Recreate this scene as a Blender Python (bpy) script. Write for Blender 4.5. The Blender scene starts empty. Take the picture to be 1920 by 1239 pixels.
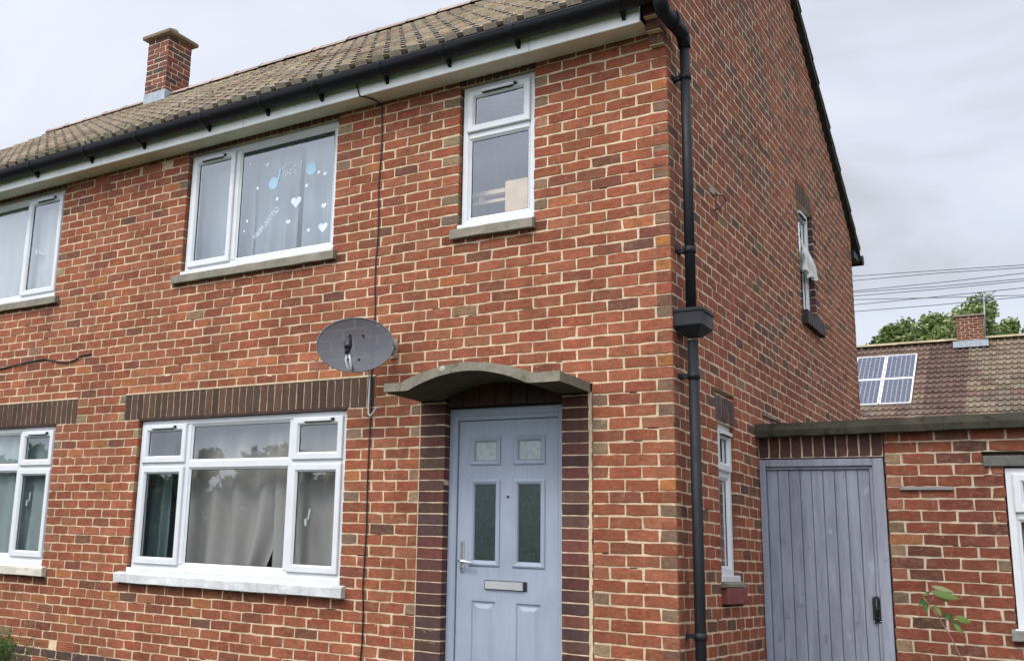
import bpy, math, random
from mathutils import Matrix, Vector, Euler, noise
R = math.radians
SC = bpy.context.scene
COL = SC.collection

# ---------------------------------------------------------------- camera
cd = bpy.data.cameras.new('camera')
cam = bpy.data.objects.new('camera', cd); COL.objects.link(cam)
cd.sensor_width = 36.0
cd.lens = 1943.17 * 36 / 1920
cd.shift_x = (960 - 675.447) / 1920
cd.shift_y = (623.59 - 619.5) / 1920
cd.clip_start = 0.05; cd.clip_end = 2000
CAM = Vector((2.20682, -6.5954, 1.39519))
cam.matrix_world = (Matrix.Translation(CAM) @ Matrix.Rotation(0.622379, 4, 'Z')
                    @ Matrix.Rotation(1.779988, 4, 'X') @ Matrix.Rotation(0.0419586, 4, 'Z'))
SC.camera = cam

# ---------------------------------------------------------------- light
SKYX, SKYY = 9.1, 5.3
SUN_EL, SUN_AZ = 50.0, 190.0            # azimuth clockwise from +Y (north)
sdir = Vector((math.sin(R(SUN_AZ)) * math.cos(R(SUN_EL)), math.cos(R(SUN_AZ)) * math.cos(R(SUN_EL)), math.sin(R(SUN_EL))))
sl = bpy.data.lights.new('sun', 'SUN'); sl.energy = 1.5; sl.angle = R(12); sl.color = (1, .93, .82)
so = bpy.data.objects.new('sun', sl); COL.objects.link(so)
so.rotation_euler = (-sdir).to_track_quat('-Z', 'Y').to_euler()

W = bpy.data.worlds.new('World'); SC.world = W; W.use_nodes = True
nt = W.node_tree; nt.nodes.clear()
def nn(t, typ, **k):
    n = t.nodes.new(typ)
    for a, b in k.items(): setattr(n, a, b)
    return n
out = nn(nt, 'ShaderNodeOutputWorld'); bg = nn(nt, 'ShaderNodeBackground')
tc = nn(nt, 'ShaderNodeTexCoord'); sep = nn(nt, 'ShaderNodeSeparateXYZ')
nt.links.new(tc.outputs['Generated'], sep.inputs[0])
sky = nn(nt, 'ShaderNodeTexSky', sky_type='NISHITA'); sky.sun_disc = False
sky.sun_elevation = R(SUN_EL); sky.sun_rotation = R(SUN_AZ)
def wmath(op, a, b=None, c=None, clamp=False):
    n = nn(nt, 'ShaderNodeMath', operation=op); n.use_clamp = clamp
    for i, v in enumerate((a, b, c)):
        if v is None: continue
        if isinstance(v, (int, float)): n.inputs[i].default_value = v
        else: nt.links.new(v, n.inputs[i])
    return n.outputs[0]
# cloud layer: direction projected on a plane overhead, so clouds flatten to the horizon
zc = wmath('ADD', wmath('MAXIMUM', sep.outputs[2], 0.0), 0.22)
cmb = nn(nt, 'ShaderNodeCombineXYZ')
nt.links.new(wmath('DIVIDE', sep.outputs[0], zc), cmb.inputs[0]); nt.links.new(wmath('DIVIDE', sep.outputs[1], zc), cmb.inputs[1])
n1 = nn(nt, 'ShaderNodeTexNoise'); n1.inputs['Scale'].default_value = 1.6; n1.inputs['Detail'].default_value = 7; n1.inputs['Roughness'].default_value = .5; n1.inputs['Distortion'].default_value = .5
mpw = nn(nt, 'ShaderNodeMapping'); mpw.inputs['Location'].default_value = (SKYX, SKYY, 0); nt.links.new(cmb.outputs[0], mpw.inputs[0]); nt.links.new(mpw.outputs[0], n1.inputs['Vector'])
cr = nn(nt, 'ShaderNodeValToRGB'); e = cr.color_ramp
e.elements[0].position = .35; e.elements[0].color = (.56, .575, .62, 1)
e.elements[1].position = .64; e.elements[1].color = (.78, .81, .885, 1)
m_ = e.elements.new(.5); m_.color = (.71, .745, .85, 1)
nt.links.new(n1.outputs['Fac'], cr.inputs[0])
# sky glow around the sun, behind the camera, added to brighten the facade
dn = nn(nt, 'ShaderNodeVectorMath', operation='DOT_PRODUCT'); dn.inputs[1].default_value = sdir
nt.links.new(tc.outputs['Generated'], dn.inputs[0])
br = wmath('MULTIPLY', wmath('POWER', wmath('MAXIMUM', wmath('MULTIPLY_ADD', dn.outputs['Value'], .5, .5), 0.0), 6.5), 4.0)
sc_ = wmath('ADD', br, 1.01)
vm = nn(nt, 'ShaderNodeVectorMath', operation='SCALE'); nt.links.new(cr.outputs[0], vm.inputs[0]); nt.links.new(sc_, vm.inputs['Scale'])
vs = nn(nt, 'ShaderNodeVectorMath', operation='SCALE'); nt.links.new(sky.outputs[0], vs.inputs[0]); vs.inputs['Scale'].default_value = .012
va = nn(nt, 'ShaderNodeVectorMath', operation='ADD'); nt.links.new(vm.outputs[0], va.inputs[0]); nt.links.new(vs.outputs[0], va.inputs[1])
nt.links.new(va.outputs[0], bg.inputs[0]); bg.inputs[1].default_value = 1.0
nt.links.new(bg.outputs[0], out.inputs[0])

SC.view_settings.view_transform = 'Standard'; SC.view_settings.look = 'None'
SC.view_settings.exposure = 0.0; SC.view_settings.gamma = 1.0

# ---------------------------------------------------------------- materials
class M:
    def __init__(s, name, col=(.5, .5, .5), rough=.7, spec=.35, metal=0.0):
        s.m = bpy.data.materials.new(name); s.m.use_nodes = True; s.t = s.m.node_tree; s.t.nodes.clear()
        s.o = s.n('ShaderNodeOutputMaterial'); s.b = s.n('ShaderNodeBsdfPrincipled'); s.l(s.b.outputs[0], s.o.inputs[0])
        s.b.inputs['Base Color'].default_value = (*col, 1); s.b.inputs['Roughness'].default_value = rough
        s.b.inputs['Specular IOR Level'].default_value = spec; s.b.inputs['Metallic'].default_value = metal
        s.c = None; s.col = col; s._tc = None
    def n(s, typ, **k): return nn(s.t, typ, **k)
    def l(s, a, b): s.t.links.new(a, b)
    def co(s, sc=(1, 1, 1)):
        if s._tc is None: s._tc = s.n('ShaderNodeTexCoord')
        mp = s.n('ShaderNodeMapping'); mp.inputs['Scale'].default_value = sc; s.l(s._tc.outputs['Object'], mp.inputs[0]); return mp.outputs[0]
    def noise(s, scale, detail=4, rough=.6, sc=(1, 1, 1), dist=0):
        n = s.n('ShaderNodeTexNoise'); n.inputs['Scale'].default_value = scale; n.inputs['Detail'].default_value = detail
        n.inputs['Roughness'].default_value = rough; n.inputs['Distortion'].default_value = dist; s.l(s.co(sc), n.inputs['Vector']); return n.outputs['Fac']
    def ramp(s, fac, a, b, lo=0.0, hi=1.0):
        r = s.n('ShaderNodeMapRange'); r.inputs[1].default_value = a; r.inputs[2].default_value = b; r.inputs[3].default_value = lo; r.inputs[4].default_value = hi
        s.l(fac, r.inputs[0]); return r.outputs[0]
    def attr(s):
        a = s.n('ShaderNodeAttribute', attribute_name='Col'); s.c = a.outputs['Color']; s.b_attr = a; s.l(s.c, s.b.inputs['Base Color']); return s
    def mix(s, fac, col, mode='MIX', amt=1.0):
        n = s.n('ShaderNodeMix', data_type='RGBA', blend_type=mode)
        if isinstance(fac, (int, float)): n.inputs[0].default_value = fac
        else:
            if amt != 1.0:
                q = s.n('ShaderNodeMath', operation='MULTIPLY'); s.l(fac, q.inputs[0]); q.inputs[1].default_value = amt; fac = q.outputs[0]
            s.l(fac, n.inputs[0])
        if s.c is None: n.inputs[6].default_value = (*s.col, 1)
        else: s.l(s.c, n.inputs[6])
        if isinstance(col, tuple): n.inputs[7].default_value = (*col, 1)
        else: s.l(col, n.inputs[7])
        s.c = n.outputs[2]; s.l(s.c, s.b.inputs['Base Color']); return s
    def mul(s, fac, lo, hi, a=.3, b=.7):
        v = s.ramp(fac, a, b, lo, hi)
        x = s.n('ShaderNodeCombineXYZ')
        for i in range(3): s.l(v, x.inputs[i])
        return s.mix(1.0, x.outputs[0], 'MULTIPLY')
    def bump(s, fac, st=.3, d=.004):
        n = s.n('ShaderNodeBump'); n.inputs['Strength'].default_value = st; n.inputs['Distance'].default_value = d
        s.l(fac, n.inputs['Height'])
        if s.b.inputs['Normal'].is_linked: s.l(s.b.inputs['Normal'].links[0].from_socket, n.inputs['Normal'])
        s.l(n.outputs[0], s.b.inputs['Normal']); return s
    def rgh(s, fac, lo, hi): s.l(s.ramp(fac, .3, .7, lo, hi), s.b.inputs['Roughness']); return s

def mat_brick():
    m = M('brick_faces', rough=.85, spec=.25).attr()
    m.mul(m.noise(1.1, 3, .5), .90, 1.10); m.mul(m.noise(2.3, 4, .6, (1, 1, .22)), .86, 1.08, .35, .65); m.mul(m.noise(5, 3, .5), .90, 1.10)
    m.mul(m.noise(38, 5, .65, (1, 1, 1.6)), .74, 1.22)
    m.mul(m.noise(190, 3, .7), .86, 1.12)
    m.mix(m.ramp(m.noise(8, 4, .65, (1, 1, 1.8), 1.2), .50, .68), (.205, .105, .058), amt=.62)     # browner, sootier patches
    m.mul(m.noise(15, 4, .6, (1, 1, 2.2), .8), .76, 1.22)
    m.mix(m.ramp(m.noise(11, 4, .6, (2.2, 2.2, .7), .5), .64, .72), (.47, .21, .11), amt=.45)       # paler clay streaks
    m.mix(m.ramp(m.noise(24, 5, .7, dist=.6), .62, .72), (.47, .33, .22), amt=.40)      # smeared mortar
    m.mix(m.ramp(m.noise(17, 4, .6, dist=1.), .66, .74), (.06, .035, .035), amt=.45)     # burnt patches
    m.mix(m.ramp(m.noise(90, 2, .5), .71, .75), (.05, .03, .03), amt=.6)                 # pits
    m.bump(m.noise(120, 5, .7), .5, .003).bump(m.noise(22, 3, .6), .4, .006); return m.m
def mat_dark_brick():
    m = M('dark_glazed_brick', rough=.6, spec=.22).attr()
    m.mul(m.noise(30, 4, .6), .75, 1.3); m.mix(m.ramp(m.noise(13, 5, .7, dist=.8), .64, .78), (.22, .17, .15), amt=.35)
    m.mul(m.noise(9, 3, .5, (1, 1, .15)), .85, 1.2)
    m.bump(m.noise(80, 4, .7), .35, .002); m.rgh(m.noise(12, 3), .5, .75); return m.m
def mat_mortar():
    m = M('lime_mortar', (.65, .505, .335), .95, .15)
    m.mul(m.noise(2.3, 4, .6, (1, 1, .22)), .82, 1.08, .35, .65); m.mul(m.noise(5, 4, .6), .82, 1.12); m.mul(m.noise(60, 4, .7), .72, 1.18)
    m.mix(m.ramp(m.noise(7, 4, .65, dist=.5), .60, .76), (.30, .22, .16), amt=.4)
    m.bump(m.noise(110, 5, .75), .8, .004); return m.m
def mat_tile(name='roof_tiles'):
    m = M(name, rough=.92, spec=.2).attr()
    m.mul(m.noise(4, 4, .6), .78, 1.15); m.mul(m.noise(60, 4, .75), .62, 1.3)
    m.mix(m.ramp(m.noise(26, 4, .7), .62, .72), (.14, .115, .085), amt=.5)
    m.mix(m.ramp(m.noise(9, 4, .7), .66, .76), (.50, .45, .34), amt=.5)
    m.bump(m.noise(90, 4, .7), .5, .004); return m.m
def mat_upvc():
    m = M('white_upvc', (.64, .655, .66), .35, .4)
    m.mul(m.noise(6, 4, .6), .93, 1.03); m.mix(m.ramp(m.noise(14, 5, .75, dist=.8), .62, .85), (.50, .49, .44), amt=.35); return m.m
def mat_stone(name, col, dirt=(.12, .11, .09), amt=.6, rough=.9):
    m = M(name, col, rough, .2)
    m.mul(m.noise(7, 4, .6), .78, 1.15); m.mul(m.noise(85, 4, .75), .75, 1.2)
    m.mix(m.ramp(m.noise(11, 5, .7, dist=.7), .52, .72), dirt, amt=amt)
    m.bump(m.noise(70, 5, .75), .6, .006); return m.m
def mat_glass(name='window_glass', refl=3.0):
    m = bpy.data.materials.new(name); m.use_nodes = True; t = m.node_tree; t.nodes.clear()
    o = nn(t, 'ShaderNodeOutputMaterial'); mx = nn(t, 'ShaderNodeMixShader'); tr = nn(t, 'ShaderNodeBsdfTransparent'); gl = nn(t, 'ShaderNodeBsdfGlossy')
    tr.inputs[0].default_value = (.955, .975, .975, 1); gl.inputs['Roughness'].default_value = .012; gl.inputs[0].default_value = (.92, .96, 1, 1)
    fr = nn(t, 'ShaderNodeFresnel'); fr.inputs[0].default_value = 1.5
    mu = nn(t, 'ShaderNodeMath', operation='MULTIPLY', use_clamp=True); mu.inputs[1].default_value = refl
    ge = nn(t, 'ShaderNodeNewGeometry'); iv = nn(t, 'ShaderNodeMath', operation='SUBTRACT'); iv.inputs[0].default_value = 1; t.links.new(ge.outputs['Backfacing'], iv.inputs[1])
    m2 = nn(t, 'ShaderNodeMath', operation='MULTIPLY'); t.links.new(fr.outputs[0], mu.inputs[0]); t.links.new(mu.outputs[0], m2.inputs[0]); t.links.new(iv.outputs[0], m2.inputs[1]); t.links.new(m2.outputs[0], mx.inputs[0]); t.links.new(tr.outputs[0], mx.inputs[1]); t.links.new(gl.outputs[0], mx.inputs[2])
    tc = nn(t, 'ShaderNodeTexCoord'); nz = nn(t, 'ShaderNodeTexNoise'); nz.inputs['Scale'].default_value = 2.2; nz.inputs['Detail'].default_value = 1
    bp = nn(t, 'ShaderNodeBump'); bp.inputs['Strength'].default_value = .12; bp.inputs['Distance'].default_value = .01
    t.links.new(tc.outputs['Object'], nz.inputs[0]); t.links.new(nz.outputs[0], bp.inputs['Height']); t.links.new(bp.outputs[0], gl.inputs['Normal'])
    t.links.new(mx.outputs[0], o.inputs[0]); return m
def mat_cloth(name, col, tr=.35, fold=0):
    m = M(name, col, .95, .1); m.mul(m.noise(5, 3, .5, (1, 1, .2)), .9, 1.08)
    t = m.t; ts = nn(t, 'ShaderNodeBsdfTranslucent'); ts.inputs[0].default_value = (*col, 1); mx = nn(t, 'ShaderNodeMixShader'); mx.inputs[0].default_value = tr
    t.links.new(m.b.outputs[0], mx.inputs[1]); t.links.new(ts.outputs[0], mx.inputs[2]); t.links.new(mx.outputs[0], m.o.inputs[0]); return m.m
def mat_mesh_dish():
    m = M('perforated_dish_mesh', (.085, .095, .11), .65, .3)
    m.mul(m.noise(5, 3, .5), .95, 1.08)
    t = m.t; ts = nn(t, 'ShaderNodeBsdfTransparent'); ts.inputs[0].default_value = (.9, .9, .9, 1); mx = nn(t, 'ShaderNodeMixShader')
    mx.inputs[0].default_value = .10
    t.links.new(m.b.outputs[0], mx.inputs[1]); t.links.new(ts.outputs[0], mx.inputs[2]); t.links.new(mx.outputs[0], m.o.inputs[0]); return m.m
def mat_leaf(name):
    m = M(name, rough=.6, spec=.3).attr()
    t = m.t; ts = nn(t, 'ShaderNodeBsdfTranslucent'); m.l(m.c, ts.inputs[0]); mx = nn(t, 'ShaderNodeMixShader'); mx.inputs[0].default_value = .3
    t.links.new(m.b.outputs[0], mx.inputs[1]); t.links.new(ts.outputs[0], mx.inputs[2]); t.links.new(mx.outputs[0], m.o.inputs[0]); return m.m
def simple(name, col, rough=.6, spec=.4, metal=0, ns=9, lo=.85, hi=1.12, bump=0):
    m = M(name, col, rough, spec, metal); m.mul(m.noise(ns, 4, .6), lo, hi)
    if bump: m.bump(m.noise(ns * 8, 4, .7), bump, .003)
    return m.m
def mat_black_pvc(name='black_pvc', col=(.004, .0045, .0075), rough=.45):
    m = M(name, col, rough, .3); m.mix(m.ramp(m.noise(16, 5, .75, (1, 1, .4)), .55, .8), (.04, .04, .038), amt=.3)
    m.rgh(m.noise(7, 3), rough - .05, rough + .2); return m.m
def mat_door_paint():
    m = M('blue_grey_door_paint', (.285, .325, .395), .42, .35); m.mul(m.noise(3, 3, .5), .94, 1.05); m.mul(m.noise(45, 3, .6, (1, 1, .1)), .95, 1.04); m.mix(m.ramp(m.noise(9, 5, .75, dist=.8), .60, .80), (.17, .18, .20), amt=.35); m.rgh(m.noise(6, 3), .3, .55); return m.m
def mat_gate_paint():
    m = M('weathered_grey_blue_gate_paint', (.275, .29, .345), .7, .25)
    m.mul(m.noise(1.6, 3, .5), .88, 1.08); m.mul(m.noise(16, 5, .7, (1, 1, .10)), .70, 1.2); m.mix(m.ramp(m.noise(22, 4, .65, (1, 1, .35), .5), .62, .72), (.13, .135, .165), amt=.8)
    m.mix(m.ramp(m.noise(11, 3, .5, (1, 1, .5)), .67, .75), (.40, .42, .48), amt=.5)
    m.bump(m.noise(45, 4, .7, (1, 1, .08)), .5, .003); return m.m

BRICK = mat_brick(); DARK = mat_dark_brick(); MORTAR = mat_mortar(); TILE = mat_tile(); UPVC = mat_upvc(); GLASS = mat_glass(); DULL = mat_stone('dull_brown_mortar', (.36, .29, .21), (.2, .16, .12), .4)
PVC = mat_black_pvc(); STONE = mat_stone('weathered_stone', (.25, .225, .175)); CANOPYM = mat_stone('canopy_concrete', (.205, .185, .14), (.06, .06, .042), .8)
WSTONE = mat_stone('painted_white_sill', (.60, .61, .60), (.35, .33, .28), .45, .6)
DOORM = mat_door_paint(); GATEM = mat_gate_paint()
COPING = mat_stone('mossy_coping_concrete', (.060, .054, .040), (.012, .013, .010), .95)
CHROME = simple('brushed_chrome', (.75, .76, .78), .22, .5, 1.0)
BLACKM = simple('black_painted_metal', (.012, .012, .014), .4, .5, 0)
LEAD = simple('lead_flashing', (.30, .34, .37), .55, .4, .2, 12, .75, 1.2)
SOFF = simple('soffit_board', (.66, .62, .50), .55, .3, 0, 5, .82, 1.06)
FASC = simple('fascia_board', (.86, .87, .84), .4, .4, 0, 5, .88, 1.05)
ROOMM = simple('room_plaster', (.42, .44, .47), .9, .1)
DARKM = simple('dark_gasket', (.02, .02, .022), .6, .3)
AIRB = simple('terracotta_air_brick', (.30, .085, .04), .85, .2, 0, 40)
HOLE = simple('vent_hole_dark', (.015, .01, .008), .95, .1)

# ---------------------------------------------------------------- mesh helpers
class MB:
    def __init__(s): s.v = []; s.f = []; s.m = []; s.c = []; s.sm = []
    def add(s, vs, fs, mat=0, col=(1, 1, 1), smooth=False, cols=None):
        k = len(s.v); s.v.extend([tuple(v) for v in vs])
        for q, f in enumerate(fs): s.f.append(tuple(i + k for i in f)); s.m.append(mat); s.c.append(cols[q] if cols else col); s.sm.append(smooth)
    def box(s, a, b, mat=0, col=(1, 1, 1), T=None, bev=0):
        x0, x1 = sorted((a[0], b[0])); y0, y1 = sorted((a[1], b[1])); z0, z1 = sorted((a[2], b[2]))
        if bev and min(x1 - x0, y1 - y0, z1 - z0) > 2.2 * bev:
            vs = []; idx = {}
            for i, (x, sx) in enumerate(((x0, 1), (x1, -1))):
                for j, (y, sy) in enumerate(((y0, 1), (y1, -1))):
                    for k, (z, sz) in enumerate(((z0, 1), (z1, -1))):
                        for ax in range(3):
                            p = [x + sx * bev, y + sy * bev, z + sz * bev]; p[ax] = (x, y, z)[ax]
                            idx[i, j, k, ax] = len(vs); vs.append(tuple(p))
            fs = []
            for ax in range(3):
                o = [q for q in range(3) if q != ax]
                for e_ in (0, 1):
                    ring = []
                    for (p, q) in ((0, 0), (1, 0), (1, 1), (0, 1)):
                        c = [0, 0, 0]; c[ax] = e_; c[o[0]] = p; c[o[1]] = q; ring.append(idx[(*c, ax)])
                    fs.append(tuple(ring))
            for ax in range(3):                      # edge chamfers along axis ax
                o = [q for q in range(3) if q != ax]
                for p in (0, 1):
                    for q in (0, 1):
                        c0 = [0, 0, 0]; c1 = [0, 0, 0]; c0[ax] = 0; c1[ax] = 1
                        for c in (c0, c1): c[o[0]] = p; c[o[1]] = q
                        fs.append((idx[(*c0, o[0])], idx[(*c1, o[0])], idx[(*c1, o[1])], idx[(*c0, o[1])]))
            for i in (0, 1):
                for j in (0, 1):
                    for k in (0, 1): fs.append((idx[i, j, k, 0], idx[i, j, k, 1], idx[i, j, k, 2]))
        else:
            vs = [(x0, y0, z0), (x1, y0, z0), (x1, y1, z0), (x0, y1, z0), (x0, y0, z1), (x1, y0, z1), (x1, y1, z1), (x0, y1, z1)]
            fs = [(0, 3, 2, 1), (4, 5, 6, 7), (0, 1, 5, 4), (1, 2, 6, 5), (2, 3, 7, 6), (3, 0, 4, 7)]
        if T: vs = [T(*v) for v in vs]
        s.add(vs, fs, mat, col)
    def prism(s, poly, a, b, T, mat=0, col=(1, 1, 1), smooth=False):
        """poly in (p,q); extruded along third coordinate a..b; T(p,q,r)->xyz"""
        n = len(poly); vs = [T(p, q, a) for p, q in poly] + [T(p, q, b) for p, q in poly]
        s.add(vs, [(i, (i + 1) % n, n + (i + 1) % n, n + i) for i in range(n)], mat, col, smooth)
        k = len(s.v); s.add([], [], mat)
        s.f.append(tuple(range(k - 2 * n, k - n))[::-1]); s.m.append(mat); s.c.append(col); s.sm.append(False)
        s.f.append(tuple(range(k - n, k))); s.m.append(mat); s.c.append(col); s.sm.append(False)
    def ring(s, u0, u1, v0, v1, prof, T, mat=0):
        """mitred frame: prof = [(inset, w)...] closed loop"""
        n = len(prof); vs = []
        for (su, sv, U, V) in ((1, 1, u0, v0), (-1, 1, u1, v0), (-1, -1, u1, v1), (1, -1, u0, v1)):
            for (i, w) in prof: vs.append(T(U + su * i, V + sv * i, w))
        fs = []
        for k in range(4):
            for i in range(n):
                j = (i + 1) % n; kk = (k + 1) % 4
                fs.append((k * n + i, kk * n + i, kk * n + j, k * n + j))
        s.add(vs, fs, mat)
    def tube(s, pts, r, n=8, mat=0, col=(1, 1, 1), caps=True, r1=None):
        pts = [Vector(p) for p in pts]; L = len(pts); vs = []; prev = None
        for i, p in enumerate(pts):
            d = (pts[min(i + 1, L - 1)] - pts[max(i - 1, 0)]).normalized()
            if prev is None: a = d.orthogonal().normalized()
            else: a = (prev - d * prev.dot(d)).normalized()
            prev = a; b = d.cross(a); rr = r if r1 is None else r + (r1 - r) * i / max(1, L - 1)
            if isinstance(r, (list, tuple)): rr = r[i]
            for k in range(n):
                t = 2 * math.pi * k / n; vs.append(p + a * math.cos(t) * rr + b * math.sin(t) * rr)
        fs = [(i * n + k, i * n + (k + 1) % n, (i + 1) * n + (k + 1) % n, (i + 1) * n + k) for i in range(L - 1) for k in range(n)]
        s.add(vs, fs, mat, col, True)
        if caps:
            b0 = len(s.v) - L * n
            s.f.append(tuple(b0 + k for k in range(n))[::-1]); s.f.append(tuple(b0 + (L - 1) * n + k for k in range(n)))
            for _ in (0, 1): s.m.append(mat); s.c.append(col); s.sm.append(False)
    def lathe(s, prof, c, ax, n=16, mat=0, col=(1, 1, 1)):
        ax = Vector(ax).normalized(); a = ax.orthogonal().normalized(); b = ax.cross(a); c = Vector(c); vs = []
        for (r, h) in prof:
            for k in range(n):
                t = 2 * math.pi * k / n; vs.append(c + ax * h + (a * math.cos(t) + b * math.sin(t)) * r)
        fs = [(i * n + k, i * n + (k + 1) % n, (i + 1) * n + (k + 1) % n, (i + 1) * n + k) for i in range(len(prof) - 1) for k in range(n)]
        s.add(vs, fs, mat, col, True)
    def build(s, name, mats, parent=None, origin=None):
        me = bpy.data.meshes.new(name); o = Vector(origin) if origin else Vector((0, 0, 0))
        me.from_pydata([tuple(Vector(v) - o) for v in s.v], [], s.f)
        if not isinstance(mats, (list, tuple)): mats = [mats]
        for m in mats: me.materials.append(m)
        me.polygons.foreach_set('material_index', s.m); me.polygons.foreach_set('use_smooth', s.sm)
        ca = me.color_attributes.new('Col', 'FLOAT_COLOR', 'CORNER'); buf = []
        for p, c in zip(me.polygons, s.c): buf.extend((c[0], c[1], c[2], 1.0) * p.loop_total)
        ca.data.foreach_set('color', buf); me.validate(); me.update()
        import bmesh
        bm = bmesh.new(); bm.from_mesh(me); bmesh.ops.recalc_face_normals(bm, faces=bm.faces); bm.to_mesh(me); bm.free()
        ob = bpy.data.objects.new(name, me); COL.objects.link(ob); ob.location = o
        if parent: ob.parent = parent; ob.location = o - PL.get(parent.name, Vector((0, 0, 0)))
        PL[ob.name] = o
        return ob
PL = {}
def thing(name, loc, label, cat, group=None):
    o = bpy.data.objects.new(name, None); COL.objects.link(o); o.location = loc; o.empty_display_size = .3
    PL[o.name] = Vector(loc); o['label'] = label; o['category'] = cat
    if group: o['group'] = group
    return o
def tag(o, label=None, cat=None, group=None, kind=None):
    if label: o['label'] = label
    if cat: o['category'] = cat
    if group: o['group'] = group
    if kind: o['kind'] = kind
    return o

# ---------------------------------------------------------------- bricks
rnd = random.Random(11)
H = .08125; LEN = .225; J = .0102; Z0 = 4.95
def zi(i): return Z0 - i * H
REDS = [((.330, .100, .048), 34), ((.355, .116, .057), 26), ((.290, .086, .043), 20), ((.375, .135, .070), 8), ((.240, .080, .046), 7), ((.19, .078, .046), 2.2),
        ((.155, .075, .048), .7), ((.43, .155, .058), 2.2), ((.28, .165, .095), 1.0)]
TANS = [(.30, .205, .125), (.23, .155, .095), (.35, .24, .14), (.19, .13, .085), (.36, .19, .11), (.32, .12, .07)]
def pick(tb):
    t = rnd.random() * sum(w for _, w in tb)
    for c, w in tb:
        t -= w
        if t <= 0: return c
    return tb[0][0]
def jit(c, a=.10):
    k = 1 + rnd.uniform(-a, a); g_ = sum(c) / 3; c = tuple(x * (.80, .79, .80)[q] if c[0] > 2.2 * c[2] else x for q, x in enumerate(c)); return tuple(max(.005, x * k * (1 + rnd.uniform(-.05, .05))) for x in c)
def brick(mb, u0, u1, v0, v1, T, col, depth=.1, mat=0, rough=1.0, proud=0.0):
    """one brick; T(u,v,w) with w outward; face at w=0, chamfer back to w=-.0045"""
    j = .0034 * rough
    a = rnd.uniform(-j, j); b = rnd.uniform(-j, j); p = proud + rnd.uniform(-.0012, .0012) * rough; bv = .0028
    nx = 4 if u1 - u0 > .15 else 2; nz_ = 4 if v1 - v0 > .15 else (2 if v1 - v0 > .1 else 1)
    r = lambda: rnd.uniform(-j, j)
    ol = []
    for i in range(nx): ol.append((u0 + (u1 - u0) * i / nx + (r() if i else a), v0 + r() + b * i / nx, 0, 1))
    for i in range(nz_): ol.append((u1 + r(), v0 + (v1 - v0) * i / nz_ + b, -1, 0))
    for i in range(nx): ol.append((u1 - (u1 - u0) * i / nx + r(), v1 + r() + b * (1 - i / nx), 0, -1))
    for i in range(nz_): ol.append((u0 + r(), v1 - (v1 - v0) * i / nz_, 1, 0))
    cr_ = (0, nx, nx + nz_, 2 * nx + nz_)                       # worn corners
    for q_ in cr_:
        k_ = rnd.choice((0, .0, .001, .002, .004)) * rough; x_, y_, sa_, sb_ = ol[q_]
        ol[q_] = (x_ + (k_ if x_ < (u0 + u1) / 2 else -k_), y_ + (k_ if y_ < (v0 + v1) / 2 else -k_), sa_, sb_)
    n = len(ol); cu = (u0 + u1) / 2; cv = (v0 + v1) / 2; hu = (u1 - u0) / 2; hv = (v1 - v0) / 2
    def ins(q, d): return (cu + (q[0] - cu) * (1 - d / hu), cv + (q[1] - cv) * (1 - d / hv))
    V = []
    for q in ol: V.append(T(q[0], q[1], -depth))
    for q in ol: V.append(T(q[0], q[1], p - bv))
    for q in ol:
        x, y = ins(q, bv); V.append(T(x, y, p))
    fs = [(i, (i + 1) % n, n + (i + 1) % n, n + i) for i in range(n)] + [(n + i, n + (i + 1) % n, 2 * n + (i + 1) % n, 2 * n + i) for i in range(n)]
    fs.append(tuple(range(2 * n, 3 * n)))
    mb.add(V, fs, mat, col)
def rowspans(u0, u1, v0, v1, opens):
    sp = [(u0, u1)]
    for (a, b, c, d) in opens:
        ov = min(v1, d) - max(v0, c)
        if ov > .45 * (v1 - v0):
            nsp = []
            for (p, q) in sp:
                if b <= p or a >= q: nsp.append((p, q)); continue
                if a > p: nsp.append((p, a))
                if b < q: nsp.append((b, q))
            sp = nsp
    return [(p, q) for p, q in sp if q - p > .03]
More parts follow.
